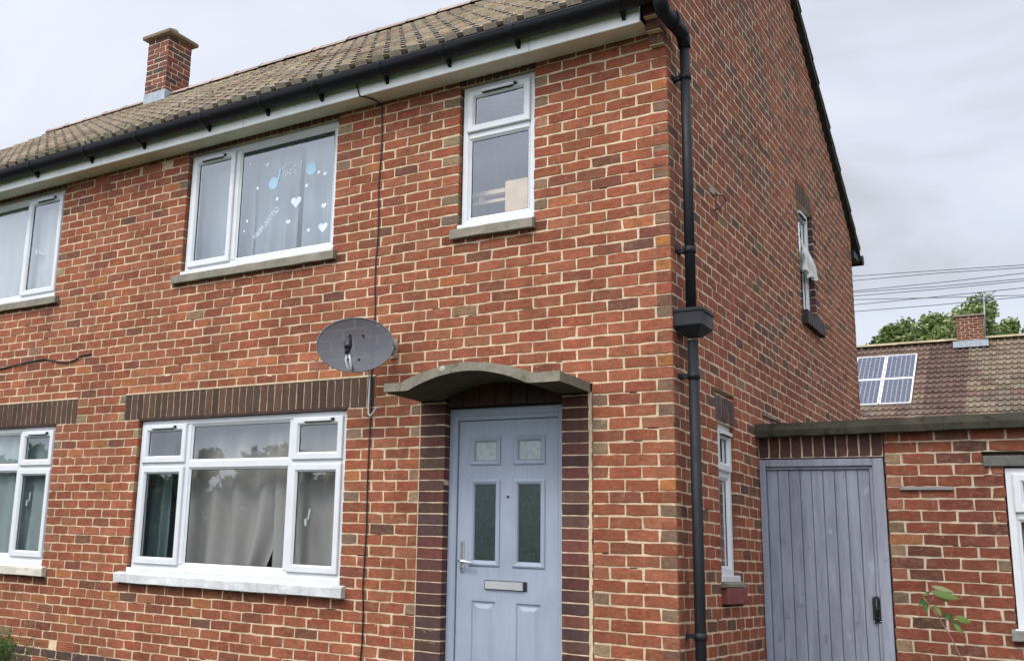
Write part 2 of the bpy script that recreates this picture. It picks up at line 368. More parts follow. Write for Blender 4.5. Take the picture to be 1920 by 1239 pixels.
def lay(mb, u0, u1, i0, i1, opens, T, off=lambda r: 0 if r % 2 == 0 else .5, clip=None, special=None, depth=.1, mort=1, jamb=True, table=REDS, h=H, z0=Z0, mo=.0035, corner_skip=None, tooth=(0, 0), perp=J):
    for r in range(i0, i1):
        vt = z0 - r * h; vb = vt - h; a_, b_ = u0 - tooth[0] * (r % 2), u1 - tooth[1] * (r % 2)
        if clip:
            cc = clip(vb, vt)
            if cc is None: continue
            a_, b_ = max(a_, cc[0]), min(b_, cc[1])
            if b_ - a_ < .04: continue
        row_w = rnd.uniform(-.0012, .0012)
        for (p, q) in rowspans(a_, b_, vb, vt, opens):
            tl_, tr_ = tooth[0] and abs(p - a_) < 1e-6, tooth[1] and abs(q - b_) < 1e-6
            mb.box((p + (0 if tl_ else .009), vb, -depth), (q - (0 if tr_ else .009), vt, -mo), mort, T=T)
            o = off(r) * LEN; k0 = math.floor((p - o) / LEN + 1e-6); cuts = [p]; k = k0 + 1
            while o + k * LEN < q - 1e-6:
                cuts.append(o + k * LEN); k += 1
            cuts.append(q)
            if len(cuts) > 2 and cuts[1] - cuts[0] < .05: cuts.pop(1)
            if len(cuts) > 2 and cuts[-1] - cuts[-2] < .05: cuts.pop(-2)
            for i in range(len(cuts) - 1):
                a, b = cuts[i], cuts[i + 1]; wj = rnd.uniform(-.002, .002)
                la = a + (perp / 2 if i or tl_ else (0.001)); lb = b - (perp / 2 if i < len(cuts) - 2 or tr_ else .001)
                la += wj if i else 0
                if corner_skip and corner_skip(r, a, b): continue
                if lb - la < .02: continue
                short = (b - a) < .16
                isj = jamb and short and (i == 0 or i == len(cuts) - 2)
                col = jit(rnd.choice(TANS)) if isj and rnd.random() < .5 else jit(pick(table))
                sp_ = special(r, a, b) if special else None
                if sp_ is not None:
                    if sp_ == 'skip': continue
                    col = sp_
                brick(mb, la, lb, vb + J / 2 + row_w, vt - J / 2 + row_w, T, col, depth)
                if rnd.random() < .035:                       # open joint where the mortar has fallen out
                    q0 = rnd.uniform(la, lb - .03); q1 = min(lb, q0 + rnd.uniform(.03, .11)); sd = rnd.random() < .6
                    mb.box((q0, (vb if sd else vt - .004) - .001, -.02), (q1, (vb + .004 if sd else vt) + .001, -mo + .0012), 3, T=T)
                elif rnd.random() < .05:                      # mortar smeared over the arris
                    q0 = rnd.uniform(la, lb - .03); q1 = min(lb, q0 + rnd.uniform(.02, .09)); k_ = rnd.uniform(.006, .012)
                    brick(mb, q0, q1, vt - J / 2 - k_, vt - J / 2 + .004, T, (1, 1, 1), .02, mort, 1.3, .0008)
TF = lambda u, v, w: (u, -w, v)               # front wall (faces -y)
TS = lambda u, v, w: (w, u, v)                # gable wall (faces +x)
def soldiers(mb, u0, u1, v0, v1, T, mat, cols, n=None, depth=.1, jo=.0095, mort=1, proud=0.0):
    if n is None: n = max(1, round((u1 - u0) / .078))
    mb.box((u0 + .001, v0, -depth), (u1 - .001, v1, -.004), mort, T=T)
    s = (u1 - u0) / n
    for i in range(n):
        brick(mb, u0 + i * s + jo / 2, u0 + (i + 1) * s - jo / 2, v0 + jo / 2, v1 - jo / 2, T, jit(rnd.choice(cols), .2), depth, mat, .8, proud)
DK = [(.088, .046, .026), (.074, .038, .022), (.10, .052, .030), (.080, .046, .028)]
DP = [(.115, .042, .032), (.080, .036, .032), (.14, .050, .034), (.065, .036, .034), (.10, .052, .038)]

# openings on front wall: (x0,x1,z0,z1)
WT = Z0 + H                                    # head of upper windows
UMo = (-4.61, -2.85, zi(14), WT); URo = (-1.645, -1.01, zi(14), WT); ULo = (-8.17, -6.42, zi(14), WT)
LMo = (-4.995, -2.625, zi(48), zi(30)); LLo = (-8.555, -6.185, zi(48), zi(30))
LMs = (-5.20, -2.36, zi(30), zi(27)); LLs = (-8.78, -5.887, zi(30), zi(27))
DOo = (-1.935, -.567, -.1, zi(26.4)); 
SUo = (3.80, 4.42, zi(14), zi(-.5)); SLo = (.925, 1.345, zi(45), zi(31))

PARTY = -5.625
def build_wall(x0, x1, opens, sold, vents, right_end):
    mb = MB()
    def sp(r, a, b):
        for (vx0, vx1, vr) in vents:
            if r == vr and a < vx1 - .02 and b > vx0 + .02: return 'skip'
        if r >= 56: return jit((.085, .05, .045), .25)
        if right_end and b > -.01 and r % 2 == 1:
            return jit(rnd.choice(((.21, .14, .085), (.45, .17, .05), (.30, .10, .05), (.19, .12, .075), (.29, .18, .11), (.24, .14, .085), (.30, .11, .055))))
        for (q0, q1, qr) in ((-4.685, -2.80, 14), (-1.69, -.995, 14), (-8.24, -6.34, 14), (-5.10, -2.565, 48), (-8.64, -6.105, 48)):   # darker bricks in the courses just under the sills
            if q0 < (a + b) / 2 < q1 and (r == qr or r == qr + 1 and rnd.random() < .5): return tuple(x * (.58 if r == qr else .78) for x in jit(pick(REDS)))
        if 24 <= r <= 26 and LMs[0] < a < LMs[1] and rnd.random() < .45: return jit((.47, .16, .075))
        return None
    lay(mb, x0, x1, -2, 60, opens, TF, off=lambda r: 0 if r % 2 == 0 else .5, special=sp,
        depth=.1, tooth=(.1125, 0) if right_end else (0, .1125))
    for (vx0, vx1, vr) in vents:
        z1 = Z0 - vr * H - J / 2; z0 = z1 - H + J
        mb.box((vx0, z0, -.05), (vx1, z1, -.006), 3, T=TF)
        nn_ = 9
        for i in range(nn_ + 1):
            u = vx0 + (vx1 - vx0) * i / nn_; mb.box((u - .006, z0, -.006), (u + .006, z1, .001), 2, T=TF)
        for i in range(4):
            v = z0 + (z1 - z0) * i / 3; mb.box((vx0, v - .006, -.006), (vx1, v + .006, .0015), 2, T=TF)
    for (a, b, c, d) in sold:
        soldiers(mb, a, b, c, d, TF, 4, DK, mort=5)
        mb.box((a, d - .003, -.02), (b, d + .012, .003), 1, T=TF)
    return mb

# ---- the right-hand house (main)
house = thing('brick_house', (-2.8, 3.2, 0), 'two-storey red brick house with blue front door, arched porch canopy and tall gable wall', 'house')
opens = [UMo, URo, LMo, LMs, (DOo[0], DOo[1], DOo[2], zi(29)), (-1.575, -.90, zi(29) - .01, zi(28))]
wall = build_wall(PARTY, 0.0, opens, [LMs], [(-5.24, -4.99, -1)], True)
# dark soldier strip directly over the upper windows (just under the soffit)
for (a, b) in ((UMo[0] - .02, UMo[1] + .02), (URo[0] - .02, URo[1] + .02)):
    soldiers(wall, a, b, 5.019, WT + .12, TF, 4, [(.085, .038, .03), (.06, .032, .028)], proud=.004, jo=.010, mort=5)
# corbelled bricks at the eaves corner
for k, (pr, z) in enumerate(((.055, zi(0)), (.115, zi(-1)), (.17, zi(-2)))):
    for (a, b) in ((-.108, -.002),):
        wall.box((a, z + .004, -.1), (b, z + H - .004, pr), 0, jit((.16, .075, .05)), T=TF, bev=.004)
        wall.box((a + .004, z - .004, -.1), (b - .004, z + .004, pr - .01), 1, T=TF)
# door surround
SL = (-1.935, -1.715); SR = (-.79, -.588)
for (a, b) in (SL, SR):
    wall.box((a + .004, -.05, -.115), (b - .004, zi(29), -.004), 1, T=TF)
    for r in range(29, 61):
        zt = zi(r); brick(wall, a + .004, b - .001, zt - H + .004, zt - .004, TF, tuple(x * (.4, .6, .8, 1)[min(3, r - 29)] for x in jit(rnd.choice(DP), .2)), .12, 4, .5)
for k in range(60):
    z = 2.53 - k * .0425; wall.box((-.589 + rnd.uniform(-.003, .003), z - .0425, -.1), (-.567 + rnd.uniform(-.003, .004), z, .003 + rnd.uniform(0, .002)), 1, T=TF)
wall.box((SL[0] - .005, 0, -.1), (SL[0] + .004, 2.53, -.001), 1, T=TF)
soldiers(wall, SL[1] + .02, SR[0] - .0, 2.475, 2.672, TF, 4, [(.045, .020, .015), (.03, .017, .014), (.06, .022, .015)], n=7, depth=.12, jo=.006, mort=3)
for (cx_, cz_, nn_) in ((-1.80, .875, 5), (-1.84, .795, 6)):                 # chalk scribbles on the lowest visible surround bricks
    for k in range(nn_):
        x_ = cx_ - .06 + k * .026; wall.tube([(x_, -.0025, cz_ + rnd.uniform(-.02, .02)), (x_ + .008, -.0025, cz_ + rnd.uniform(-.005, .02)), (x_ + .016, -.0025, cz_ + rnd.uniform(-.02, .01)), (x_ + .022, -.0025, cz_ + rnd.uniform(-.01, .02))], .0014, 4, mat=1, caps=False)
wall.build('front_wall', [BRICK, MORTAR, AIRB, HOLE, DARK, DULL], house)

# gable wall
RZ, RY, SLOPE = 7.80, 3.27, .70
DEPTH = 6.55
def gclip(vb, vt):
    zz = vt - .02; d = (RZ - .12 - zz) / SLOPE
    return (max(0, RY - d), min(DEPTH, RY + d)) if d > .03 else None
gw = MB()
GREDS = [(tuple(c * f for c, f in zip(col, (1.0, .97, .97))), w) for col, w in REDS]
def gsp(r, a, b):
    # darker brick jambs round the upper side window and one stray brown brick patch above it
    if SUo[2] - .1 < zi(r + 1) < SUo[3] and SUo[1] - .01 < a < SUo[1] + .02: return jit((.07, .035, .04))
    if zi(r + 1) > 4.3 and 1.2 < a < 3.0 and noise.noise((a * 2.2, zi(r) * 2.2, 3.)) > .12: return jit((.20, .085, .055))
    if abs(a - SUo[1]) < .02 and SUo[2] < zi(r) < SUo[3] + .02: return jit((.05, .03, .035))
    if rnd.random() < .12: return jit(rnd.choice(((.19, .095, .06), (.165, .09, .055), (.21, .115, .07), (.15, .07, .05))))
    return None
gop = [SUo, SLo, (3.76, 4.40, SUo[3], SUo[3] + .17), (.89, 1.37, zi(31), zi(31) + .20), (.91, 1.43, 1.15, 1.30)]
def goff(r): return .5 if r % 2 == 0 else 0
lay(gw, 0.0, DEPTH, -36, 60, gop, TS, off=lambda r: -.5 if r % 2 == 0 else 0, clip=gclip, special=gsp, table=GREDS, mo=.002, perp=.0125,
    jamb=False)
soldiers(gw, 3.76, 4.40, SUo[3], SUo[3] + .17, TS, 4, DK, n=8); soldiers(gw, .89, 1.37, zi(31), zi(31) + .20, TS, 4, [(.10, .045, .04), (.085, .05, .045)], n=6)
gw.box((.945, 1.15, -.08), (1.42, 1.262, .035), 5, T=TS, bev=.006)
# crude mortar patch line with an open crack low on the gable
for i in range(58):
    y = 2.15 + i * .05; g = noise.noise((y * 2.3, 4, 0)); z = 2.632 + .004 * math.sin(y * 5)
    if g > -.35:
        brick(gw, y, y + .06, z + .006, z + .016 + .03 * max(0, g), TS, (.5, .5, .5), .02, 6, 1.5, .003)
    gw.box((y, z - .003 - .006 * max(0, g), -.02), (y + .051, z + .005, .0015), 3, T=TS)
REDPAINT = simple('red_painted_stone', (.20, .060, .055), .7, .3, 0, 14, .75, 1.25)
gw.build('gable_wall', [BRICK, mat_stone('gable_mortar', (.66, .50, .345), (.36, .26, .17), .4), AIRB, HOLE, DARK, REDPAINT, mat_stone('grey_green_mortar', (.24, .22, .165))], house)
# back and party walls, floors (close the shell)
sh = MB()
sh.box((PARTY, DEPTH - .1, 0), (-.12, DEPTH, 5.15), 0, (.28, .08, .05)); sh.box((PARTY, .12, 0), (PARTY + .05, DEPTH - .11, 5.1), 0, (.3, .3, .3))
sh.build('back_wall', [BRICK], house)

# ---------------------------------------------------------------- roof
RTILE = [((.60, .515, .395), 34), ((.54, .46, .35), 22), ((.65, .56, .435), 18), ((.48, .39, .30), 7), ((.36, .25, .20), 3), ((.57, .47, .36), 10)]
def tile_roof(x0, x1, ye, ze, yr, zr, tw, gauge, table, th=.034, roll=.028, colfn=None, nroll=2, roman=False, jt=.09):
    """tiled slope from eave (ye,ze) up to ridge (yr,zr); tiles lap with a visible lower lip"""
    mb = MB(); s = Vector((0, yr - ye, zr - ze)); L = s.length; s.normalize(); nrm = Vector((0, -s.z, s.y))
    if nrm.z < 0: nrm = -nrm
    rows = math.ceil(L / gauge); cols = math.ceil((x1 - x0) / tw)
    prof = []
    for k in range(nroll):
        b = k / nroll
        for t, hh in (((0, .0), (.05, .0), (.065, .8), (.11, 1), (.70, .95), (.735, .85), (.76, .0)) if not roman else ((0, .15), (.10, .7), (.22, 1), (.34, .7), (.46, .12), (.70, .0), (.93, .02))): prof.append((b + t / nroll, hh))
    prof.append((1.0, prof[0][1]))
    for r in range(rows):
        d0 = r * gauge; d1 = min(L, d0 + gauge + .03)
        for c in range(cols):
            xa = x0 + c * tw; xb = min(xa + tw, x1 + .001)
            if xb - xa < .06: continue
            col = jit(colfn(xa, d0) if colfn else pick(table), jt); k_ = .78 if colfn else .90; col = tuple(q_ * k_ for q_ in col); ty = rnd.uniform(-.006, .006); tl = rnd.uniform(-.0035, .0035); dx = rnd.uniform(-.003, .003)
            lo, hi, lip = [], [], []
            for (t, hh) in prof:
                x = xa + (xb - xa) * t + dx
                lo.append(Vector((x, ye, ze)) + s * (d0 + ty) + nrm * (th + hh * roll + tl + .004))
                hi.append(Vector((x, ye, ze)) + s * d1 + nrm * (hh * roll + tl * .5))
                lip.append(Vector((x, ye, ze)) + s * (d0 + ty + .004) + nrm * (hh * roll * .9 + tl - .004))
            n = len(prof); kd = []
            for i in range(n - 1):                          # shade painted into the channels between the ribs as darker tile colour
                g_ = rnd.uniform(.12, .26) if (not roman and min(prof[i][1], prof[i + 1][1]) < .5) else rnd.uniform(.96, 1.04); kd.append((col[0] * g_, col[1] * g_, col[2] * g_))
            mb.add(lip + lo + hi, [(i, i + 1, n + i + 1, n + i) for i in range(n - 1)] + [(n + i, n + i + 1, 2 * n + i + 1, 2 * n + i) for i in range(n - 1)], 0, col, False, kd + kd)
    return mb
def ridge_caps(mb, x0, x1, y, z, table, L=.45, r=.15):
    x = x0
    while x < x1 - .05:
        xe = min(x + L, x1); col = jit(pick(table), .12); n = 9; rr = r * rnd.uniform(.97, 1.03)
        P = []
        for (xx, q) in ((x, rr), (x + .03, rr + .008), (x + .035, rr), (xe, rr - .006)):
            for k in range(n):
                t = math.pi * (k / (n - 1)) * .84 + math.pi * .08; P.append((xx, y - math.cos(t) * q * 1.15, z + math.sin(t) * q * .85 - .035))
        mb.add(P, [(a * n + k, a * n + k + 1, (a + 1) * n + k + 1, (a + 1) * n + k) for a in range(3) for k in range(n - 1)], 0, col, False)
        mb.add([P[k] for k in range(n)], [tuple(range(n))], 1)
        x = xe
RIDGEC = [((.31, .24, .20), 1), ((.35, .27, .225), 1), ((.27, .205, .175), 1)]
YE, ZE = -.335, 5.222
YB, ZB = 6.86, 5.275
def make_roof(x0, x1, parent, name='roof'):
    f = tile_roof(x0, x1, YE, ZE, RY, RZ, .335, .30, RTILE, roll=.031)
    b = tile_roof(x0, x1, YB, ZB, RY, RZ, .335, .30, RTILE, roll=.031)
    k = len(f.v); f.v += b.v; f.f += [tuple(i + k for i in q) for q in b.f]; f.m += b.m; f.c += b.c; f.sm += b.sm
    # boarding under the tiles
    T = lambda p, q, r: (r, p, q)
    f.prism([(YE + .03, ZE - .015), (RY, RZ - .01), (YB - .03, ZB - .015), (YB - .03, ZB - .05), (RY, RZ - .06), (YE + .03, ZE - .05)], x0 + .01, x1 - .02, T, 1)
    ridge_caps(f, x0, x1, RY, RZ - .01, RIDGEC)
    return f.build(name, [TILE, simple('roof_underlay', (.05, .045, .04), .9)], parent)
RXE = .055
roof = make_roof(PARTY, RXE, house)
vg = MB()                                           # verge: mortar bedding and dark undercloak along the gable
for (ya, za, yb, zb) in ((YE, ZE, RY, RZ), (YB, ZB, RY, RZ)):
    n = 26
    for i in range(n):
        t0, t1 = i / n, (i + 1) / n - .002; y0_, z0_ = ya + (yb - ya) * t0, za + (zb - za) * t0; y1_, z1_ = ya + (yb - ya) * t1, za + (zb - za) * t1
        dz = rnd.uniform(-.006, .006)
        vs = [(x, y, z) for x in (-.02, RXE - .004 + rnd.uniform(-.004, .004)) for (y, z) in ((y0_, z0_ - .085 + dz), (y1_, z1_ - .085 + dz), (y1_, z1_ + .018), (y0_, z0_ + .018))]
        vg.add(vs, [(0, 1, 2, 3), (4, 5, 6, 7), (0, 1, 5, 4), (1, 2, 6, 5), (2, 3, 7, 6), (3, 0, 4, 7)], 0)
vg.build('verge', simple('dark_verge_mortar', (.045, .04, .034), .9, .2, 0, 25, .6, 1.5), house)

# eaves: soffit, fascia, gutter
def eaves(x0, x1, parent, joints):
    s = MB(); s.box((x0, -.196, 5.068), (x1, -.001, 5.08)); s.build('soffit', SOFF, parent)
    f = MB(); f.box((x0, -.215, 5.055), (x1, -.197, 5.235), bev=.003)
    for j in joints: f.box((j - .0015, -.2156, 5.06), (j + .0015, -.214, 5.23), 1)
    f.build('fascia', [FASC, DARKM], parent)
def gutter(x0, x1, parent, brk, zc=5.212, yc=-.292, r=.076):
    g = MB(); n = 12; prof = []
    for k in range(n + 1):
        t = math.pi + math.pi * k / n; prof.append((yc + math.cos(t) * r, zc + math.sin(t) * r))
    inner = [(yc + (p[0] - yc) * .93, zc + (p[1] - zc) * .93) for p in prof][::-1]
    loop = [(prof[0][0] - .004, zc + .008)] + prof + [(prof[-1][0] + .004, zc + .008)] + [(inner[0][0], zc + .008)] + inner + [(inner[-1][0], zc + .008)]
    N = len(loop); vs = [(x0, p, q) for p, q in loop] + [(x1, p, q) for p, q in loop]
    g.add(vs, [(i, (i + 1) % N, N + (i + 1) % N, N + i) for i in range(N)], 0, (1, 1, 1), True)
    o = g.build('gutter', PVC, parent)
    for xb in brk:
        b = MB(); P = []
        for (xx, q) in ((xb - .022, r * 1.01), (xb - .02, r * 1.07), (xb + .02, r * 1.07), (xb + .022, r * 1.01)):
            for k in range(n + 1):
                t = math.pi + math.pi * k / n; P.append((xx, yc + math.cos(t) * q, zc + math.sin(t) * q))
        m = n + 1; b.add(P, [(a * m + k, a * m + k + 1, (a + 1) * m + k + 1, (a + 1) * m + k) for a in range(3) for k in range(n)], 0, (1, 1, 1), True)
        b.prism([(yc + .02, zc - r + .01), (-.2165, zc - r + .02), (-.2165, zc - r - .042), (-.228, zc - r - .042)], xb - .012, xb + .012, lambda p, q, w: (w, p, q))
        b.box((xb - .02, yc - r - .007, zc - .004), (xb + .02, yc - r + .004, zc + .014))
        b.build('gutter_bracket', PVC, o)
    return o
eaves(PARTY, -.112, house, (-.95, -3.75))
g1 = gutter(PARTY, .10, house, (-.22, -1.03, -1.62, -2.2, -2.86, -3.45, -4.15, -5.0))
bg_ = MB(); bg_.tube([(PARTY, 6.95, 5.17), (RXE + .01, 6.95, 5.17)], .062, 12); bg_.box((-.05, 6.56, 5.12), (.03, 6.9, 5.2)); bg_.build('rear_gutter', PVC, house)
# outlet, swan neck and downpipe at the corner
dp = MB(); PX, PY = .088, .135
dp.tube([(PX, PY, -.1), (PX, PY, 2.86)], .034, 16); dp.tube([(PX - .005, PY, 3.02), (PX - .005, PY, 5.02)], .034, 16)
for z in (2.60, .95): dp.tube([(PX, PY, z), (PX, PY, z + .045)], .040, 16); dp.box((-.0, PY - .02, z + .008), (PX - .02, PY + .02, z + .036))
for z in (4.72, 3.46): dp.tube([(PX - .005, PY, z), (PX - .005, PY, z + .045)], .040, 16); dp.box((-.0, PY - .02, z + .008), (PX - .02, PY + .02, z + .036))
for z in (4.73, 3.47, 2.61): dp.box((0, PY - .05, z), (.008, PY + .05, z + .03))
dpo = dp.build('downpipe', mat_black_pvc('charcoal_downpipe_pvc', (.012, .0135, .017), .5), house)
sn = MB(); sn.tube([(.055, -.285, 5.20), (.06, -.285, 5.12), (.065, -.26, 5.07), (PX - .005, PY - .05, 5.06), (PX - .005, PY - .01, 5.02), (PX - .005, PY, 4.96)], [.055, .052, .05, .05, .046, .042], 16)
sn.tube([(.075, -.12, 5.075), (.078, -.06, 5.07)], .058, 16); sn.lathe([(0.001, 0), (.080, 0), (.082, .012), (.082, .02), (.001, .022)], (.10, -.292, 5.212), (1, 0, 0), 20)
sn.build('swan_neck', PVC, dpo)
hp = MB()                                            # box hopper
hx0, hx1, hy0, hy1 = -.012 + .014, .185, .02, .27
vs = [(hx0, hy0 - .0, 3.05), (hx1, hy0, 3.05), (hx1, hy1, 3.05), (hx0, hy1, 3.05), (hx0, hy0 - .0, 2.945), (hx1, hy0, 2.945), (hx1, hy1, 2.945), (hx0, hy1, 2.945),
      (.04, .09, 2.885), (.135, .09, 2.885), (.135, .185, 2.885), (.04, .185, 2.885)]
hp.add(vs, [(0, 1, 5, 4), (1, 2, 6, 5), (2, 3, 7, 6), (3, 0, 4, 7), (4, 5, 9, 8), (5, 6, 10, 9), (6, 7, 11, 10), (7, 4, 8, 11), (8, 9, 10, 11)])
hp.box((hx0 - .004, hy0 - .008, 3.035), (hx1 + .008, hy1 + .008, 3.058), bev=.003)
hp.lathe([(.001, 0), (.055, 0), (.05, .02), (.02, .055), (.001, .06)], (.10, .275, 3.01), (0, 1, -.1), 16)
hp.build('hopper', mat_black_pvc('hopper_pvc', (.014, .016, .019), .5), dpo)

# ---------------------------------------------------------------- windows
def win(parent, T, u0, u1, v0, v1, cells, sill=None, w=-.04, handle=(), ventw=.30, top_trim=True, curtain=None):
    """cells: (u0,u1,v0,v1,kind) kind in fixed/casement; w = outer face depth"""
    fr = MB(); W_ = .052
    fr.ring(u0, u1, v0, v1, [(0, w - .06), (0, w), (W_ - .012, w), (W_, w - .012), (W_, w - .06)], T)
    us = sorted({c[0] for c in cells if c[0] > u0 + .02}); vs_ = sorted({c[2] for c in cells if c[2] > v0 + .02})
    for c in cells:
        a, b, d, e_, k = c[:5]
        if a > u0 + .02: fr.box((a - .03, max(d, v0) + (.0 if d <= v0 + .02 else -.02) + .05 * (d <= v0 + .02), w - .058), (a + .03, e_ - .05 * (e_ >= v1 - .02), w - .002 + .0004 * cells.index(c)), T=T, bev=.004)
        if d > v0 + .02: fr.box((max(a, u0 + .05 * (a <= u0 + .02)) + .001, d - .03, w - .057), (b - .05 * (b >= u1 - .02) - .001, d + .03, w - .003 + .0005 * cells.index(c)), T=T, bev=.004)
    # seal around and cill
    fr.box((u0 - .02, v0 - .045, w - .06), (u1 + .012, v0 + .003, w + .045), T=T, bev=.006)
    root = fr.build('window', UPVC, parent)
    gk = MB()
    for c in cells:
        a, b, d, e_, k = c[:5]; L = .03 if a > u0 + .02 else W_; Rr = .03 if b < u1 - .02 else W_; Bt = .03 if d > v0 + .02 else W_; Tp = .03 if e_ < v1 - .02 else W_
        if k == 'casement':
            cm = MB(); ov = .012
            cm.ring(a + L - ov, b - Rr + ov, d + Bt - ov, e_ - Tp + ov, [(0, w - .01), (0, w + .016), (.006, w + .022), (.046, w + .022), (.062, w + .004), (.062, w - .03)], T)
            cm.build('casement', UPVC, root)
            I = .062 - ov; ga, gb, gd, ge = a + L + I, b - Rr - I, d + Bt + I, e_ - Tp - I; gw_ = w - .006
        else:
            cm = MB(); cm.ring(a + L - .002, b - Rr + .002, d + Bt - .002, e_ - Tp + .002, [(0, w - .03), (0, w - .006), (.018, w - .020), (.018, w - .032)], T)
            cm.build('glazing_bead', UPVC, root)
            ga, gb, gd, ge = a + L + .016, b - Rr - .016, d + Bt + .016, e_ - Tp - .016; gw_ = w - .026
        gk.ring(ga - .001, gb + .001, gd - .001, ge + .001, [(0, gw_ - .004), (0, gw_ + .003), (.005, gw_ + .003), (.005, gw_ - .004)], T)
        p = MB(); p.box((ga, gd, gw_ - .022), (gb, ge, gw_), T=T); p.build('pane', GLASS, root)
        if 'vent' in c:
            vt = MB(); m_ = (a + b) / 2; hw = min(.14, (b - a) / 2 - .08)
            vv = e_ - Tp - .014; vt.box((m_ - hw, vv - .013, w + .0225), (m_ + hw, vv + .014, w + .046), T=T, bev=.003); vt.box((m_ - hw + .01, vv - .020, w + .023), (m_ + hw - .01, vv - .0135, w + .040), 1, T=T)
            vt.box((m_ + hw, vv - .009, w + .0225), (m_ + hw + .022, vv + .011, w + .040), 1, T=T, bev=.003)
            vt.build('trickle_vent', [UPVC, DARKM], root)
    gk.build('gasket', DARKM, root)
    for (hu, hv, ang) in handle:
        h_ = MB(); h_.box((hu - .012, hv - .03, w - .065), (hu + .012, hv + .03, w - .055), T=T, bev=.002); ca, sa = math.cos(ang), math.sin(ang)
        h_.tube([T(hu, hv, w - .075), T(hu + ca * .03, hv + sa * .03, w - .085), T(hu + ca * .11, hv + sa * .11, w - .085)], .008, 8); h_.build('handle', UPVC, root)
    if sill:
        m, a, b, c, d, pr = sill; s = MB(); n = 14 if b - a > 1 else 6; P = []
        for i in range(n + 1):
            u = a + (b - a) * i / n; q = lambda: rnd.uniform(-.003, .003)
            P += [T(u, c + q(), -.05), T(u, c + q(), pr + q()), T(u, d - .008 + q(), pr + q()), T(u, d + q(), pr - .008), T(u, d + .022, -.05)]
        fs = [(i * 5 + k, i * 5 + (k + 1) % 5, (i + 1) * 5 + (k + 1) % 5, (i + 1) * 5 + k) for i in range(n) for k in range(5)] + [tuple(range(5)), tuple(n * 5 + k for k in range(5))]
        s.add(P, fs); s.build('window_sill', m, root)
    return root
def room(parent, T, u0, u1, v0, v1, d=2.2, w=-.16, drop=.35):
    r = MB(); a, b, c, e_ = u0 - .25, u1 + .25, v0 - drop, v1 + .06
    P = [T(a, c, w), T(b, c, w), T(b, e_, w), T(a, e_, w), T(a, c, -d), T(b, c, -d), T(b, e_, -d), T(a, e_, -d)]
    r.add(P, [(0, 1, 5, 4), (1, 2, 6, 5), (2, 3, 7, 6), (3, 0, 4, 7), (4, 5, 6, 7)])
    # reveal lining between frame and room
    r.ring(u0 - .25, u1 + .25, v0 - drop, v1 + .06, [(0, w + .001), (.0, w + .003), (.05, w + .003), (.05, w + .001)], T)
    return r.build('room', ROOMM, parent)
def curtain(name, T, u0, u1, v0, v1, w, mat, label, cat='curtain', folds=9, amp=.03, seed=0, gather=0.0, flare=0.0, grp=None):
    c = MB(); nu = max(24, folds * 10); nv = 14; P = []
    for j in range(nv + 1):
        t = j / nv; v = v1 + (v0 - v1) * t
        for i in range(nu + 1):
            s = i / nu; ph = noise.noise((s * 3 + seed, t * .8, seed)) * 2.2
            off = math.sin(s * folds * 2 * math.pi + ph) * amp * (.6 + .5 * t) + noise.noise((s * 7, t * 2, seed + 4)) * amp * .8
            uu = u0 + (u1 - u0) * s; mid = (u0 + u1) / 2
            uu += (s - .5) * flare * t + gather * t * t * s * s * 1.6
            P.append(T(uu, v, w + off))
    c.add(P, [(j * (nu + 1) + i, j * (nu + 1) + i + 1, (j + 1) * (nu + 1) + i + 1, (j + 1) * (nu + 1) + i) for j in range(nv) for i in range(nu)], 0, (1, 1, 1), True)
    o = c.build(name, mat, None, T((u0 + u1) / 2, v0, w)); tag(o, label, cat, grp); return o

um = win(house, TF, UMo[0] + .012, UMo[1] - .008, 3.878, 5.018, [(UMo[0] + .012, -4.02, 3.878, 5.018, 'casement', 'vent'), (-4.02, UMo[1] - .008, 3.878, 5.018, 'fixed')],
         sill=(STONE, -4.685, -2.80, 3.765, 3.838, .05))
ur = win(house, TF, URo[0] + .010, URo[1] - .006, 3.878, 5.018, [(URo[0] + .01, URo[1] - .006, 3.878, 4.615, 'fixed'), (URo[0] + .01, URo[1] - .006, 4.615, 5.018, 'casement', 'vent')],
         sill=(STONE, -1.69, -.995, 3.765, 3.838, .05))
a, b, c, d = LMo[0] + .012, LMo[1] - .008, 1.185, 2.502
lm = win(house, TF, a, b, c, d, [(a, -4.385, c, 2.10, 'casement'), (-4.385, -3.20, c, 2.10, 'fixed'), (-3.20, b, c, 2.10, 'casement'),
                                 (a, -4.385, 2.10, d, 'casement', 'vent'), (-4.385, -3.20, 2.10, d, 'fixed'), (-3.20, b, 2.10, d, 'casement', 'vent')],
         sill=(WSTONE, -5.10, -2.565, 1.055, 1.135, .055), handle=((-3.06, 1.62, 1.4),))
lt = MB(); lt.box((LMo[0] - .01, 2.506, -.05), (LMo[1] + .01, 2.530, -.0035), T=TF); lt.build('lintel', simple('rusty_dark_steel', (.06, .035, .03), .8), lm)

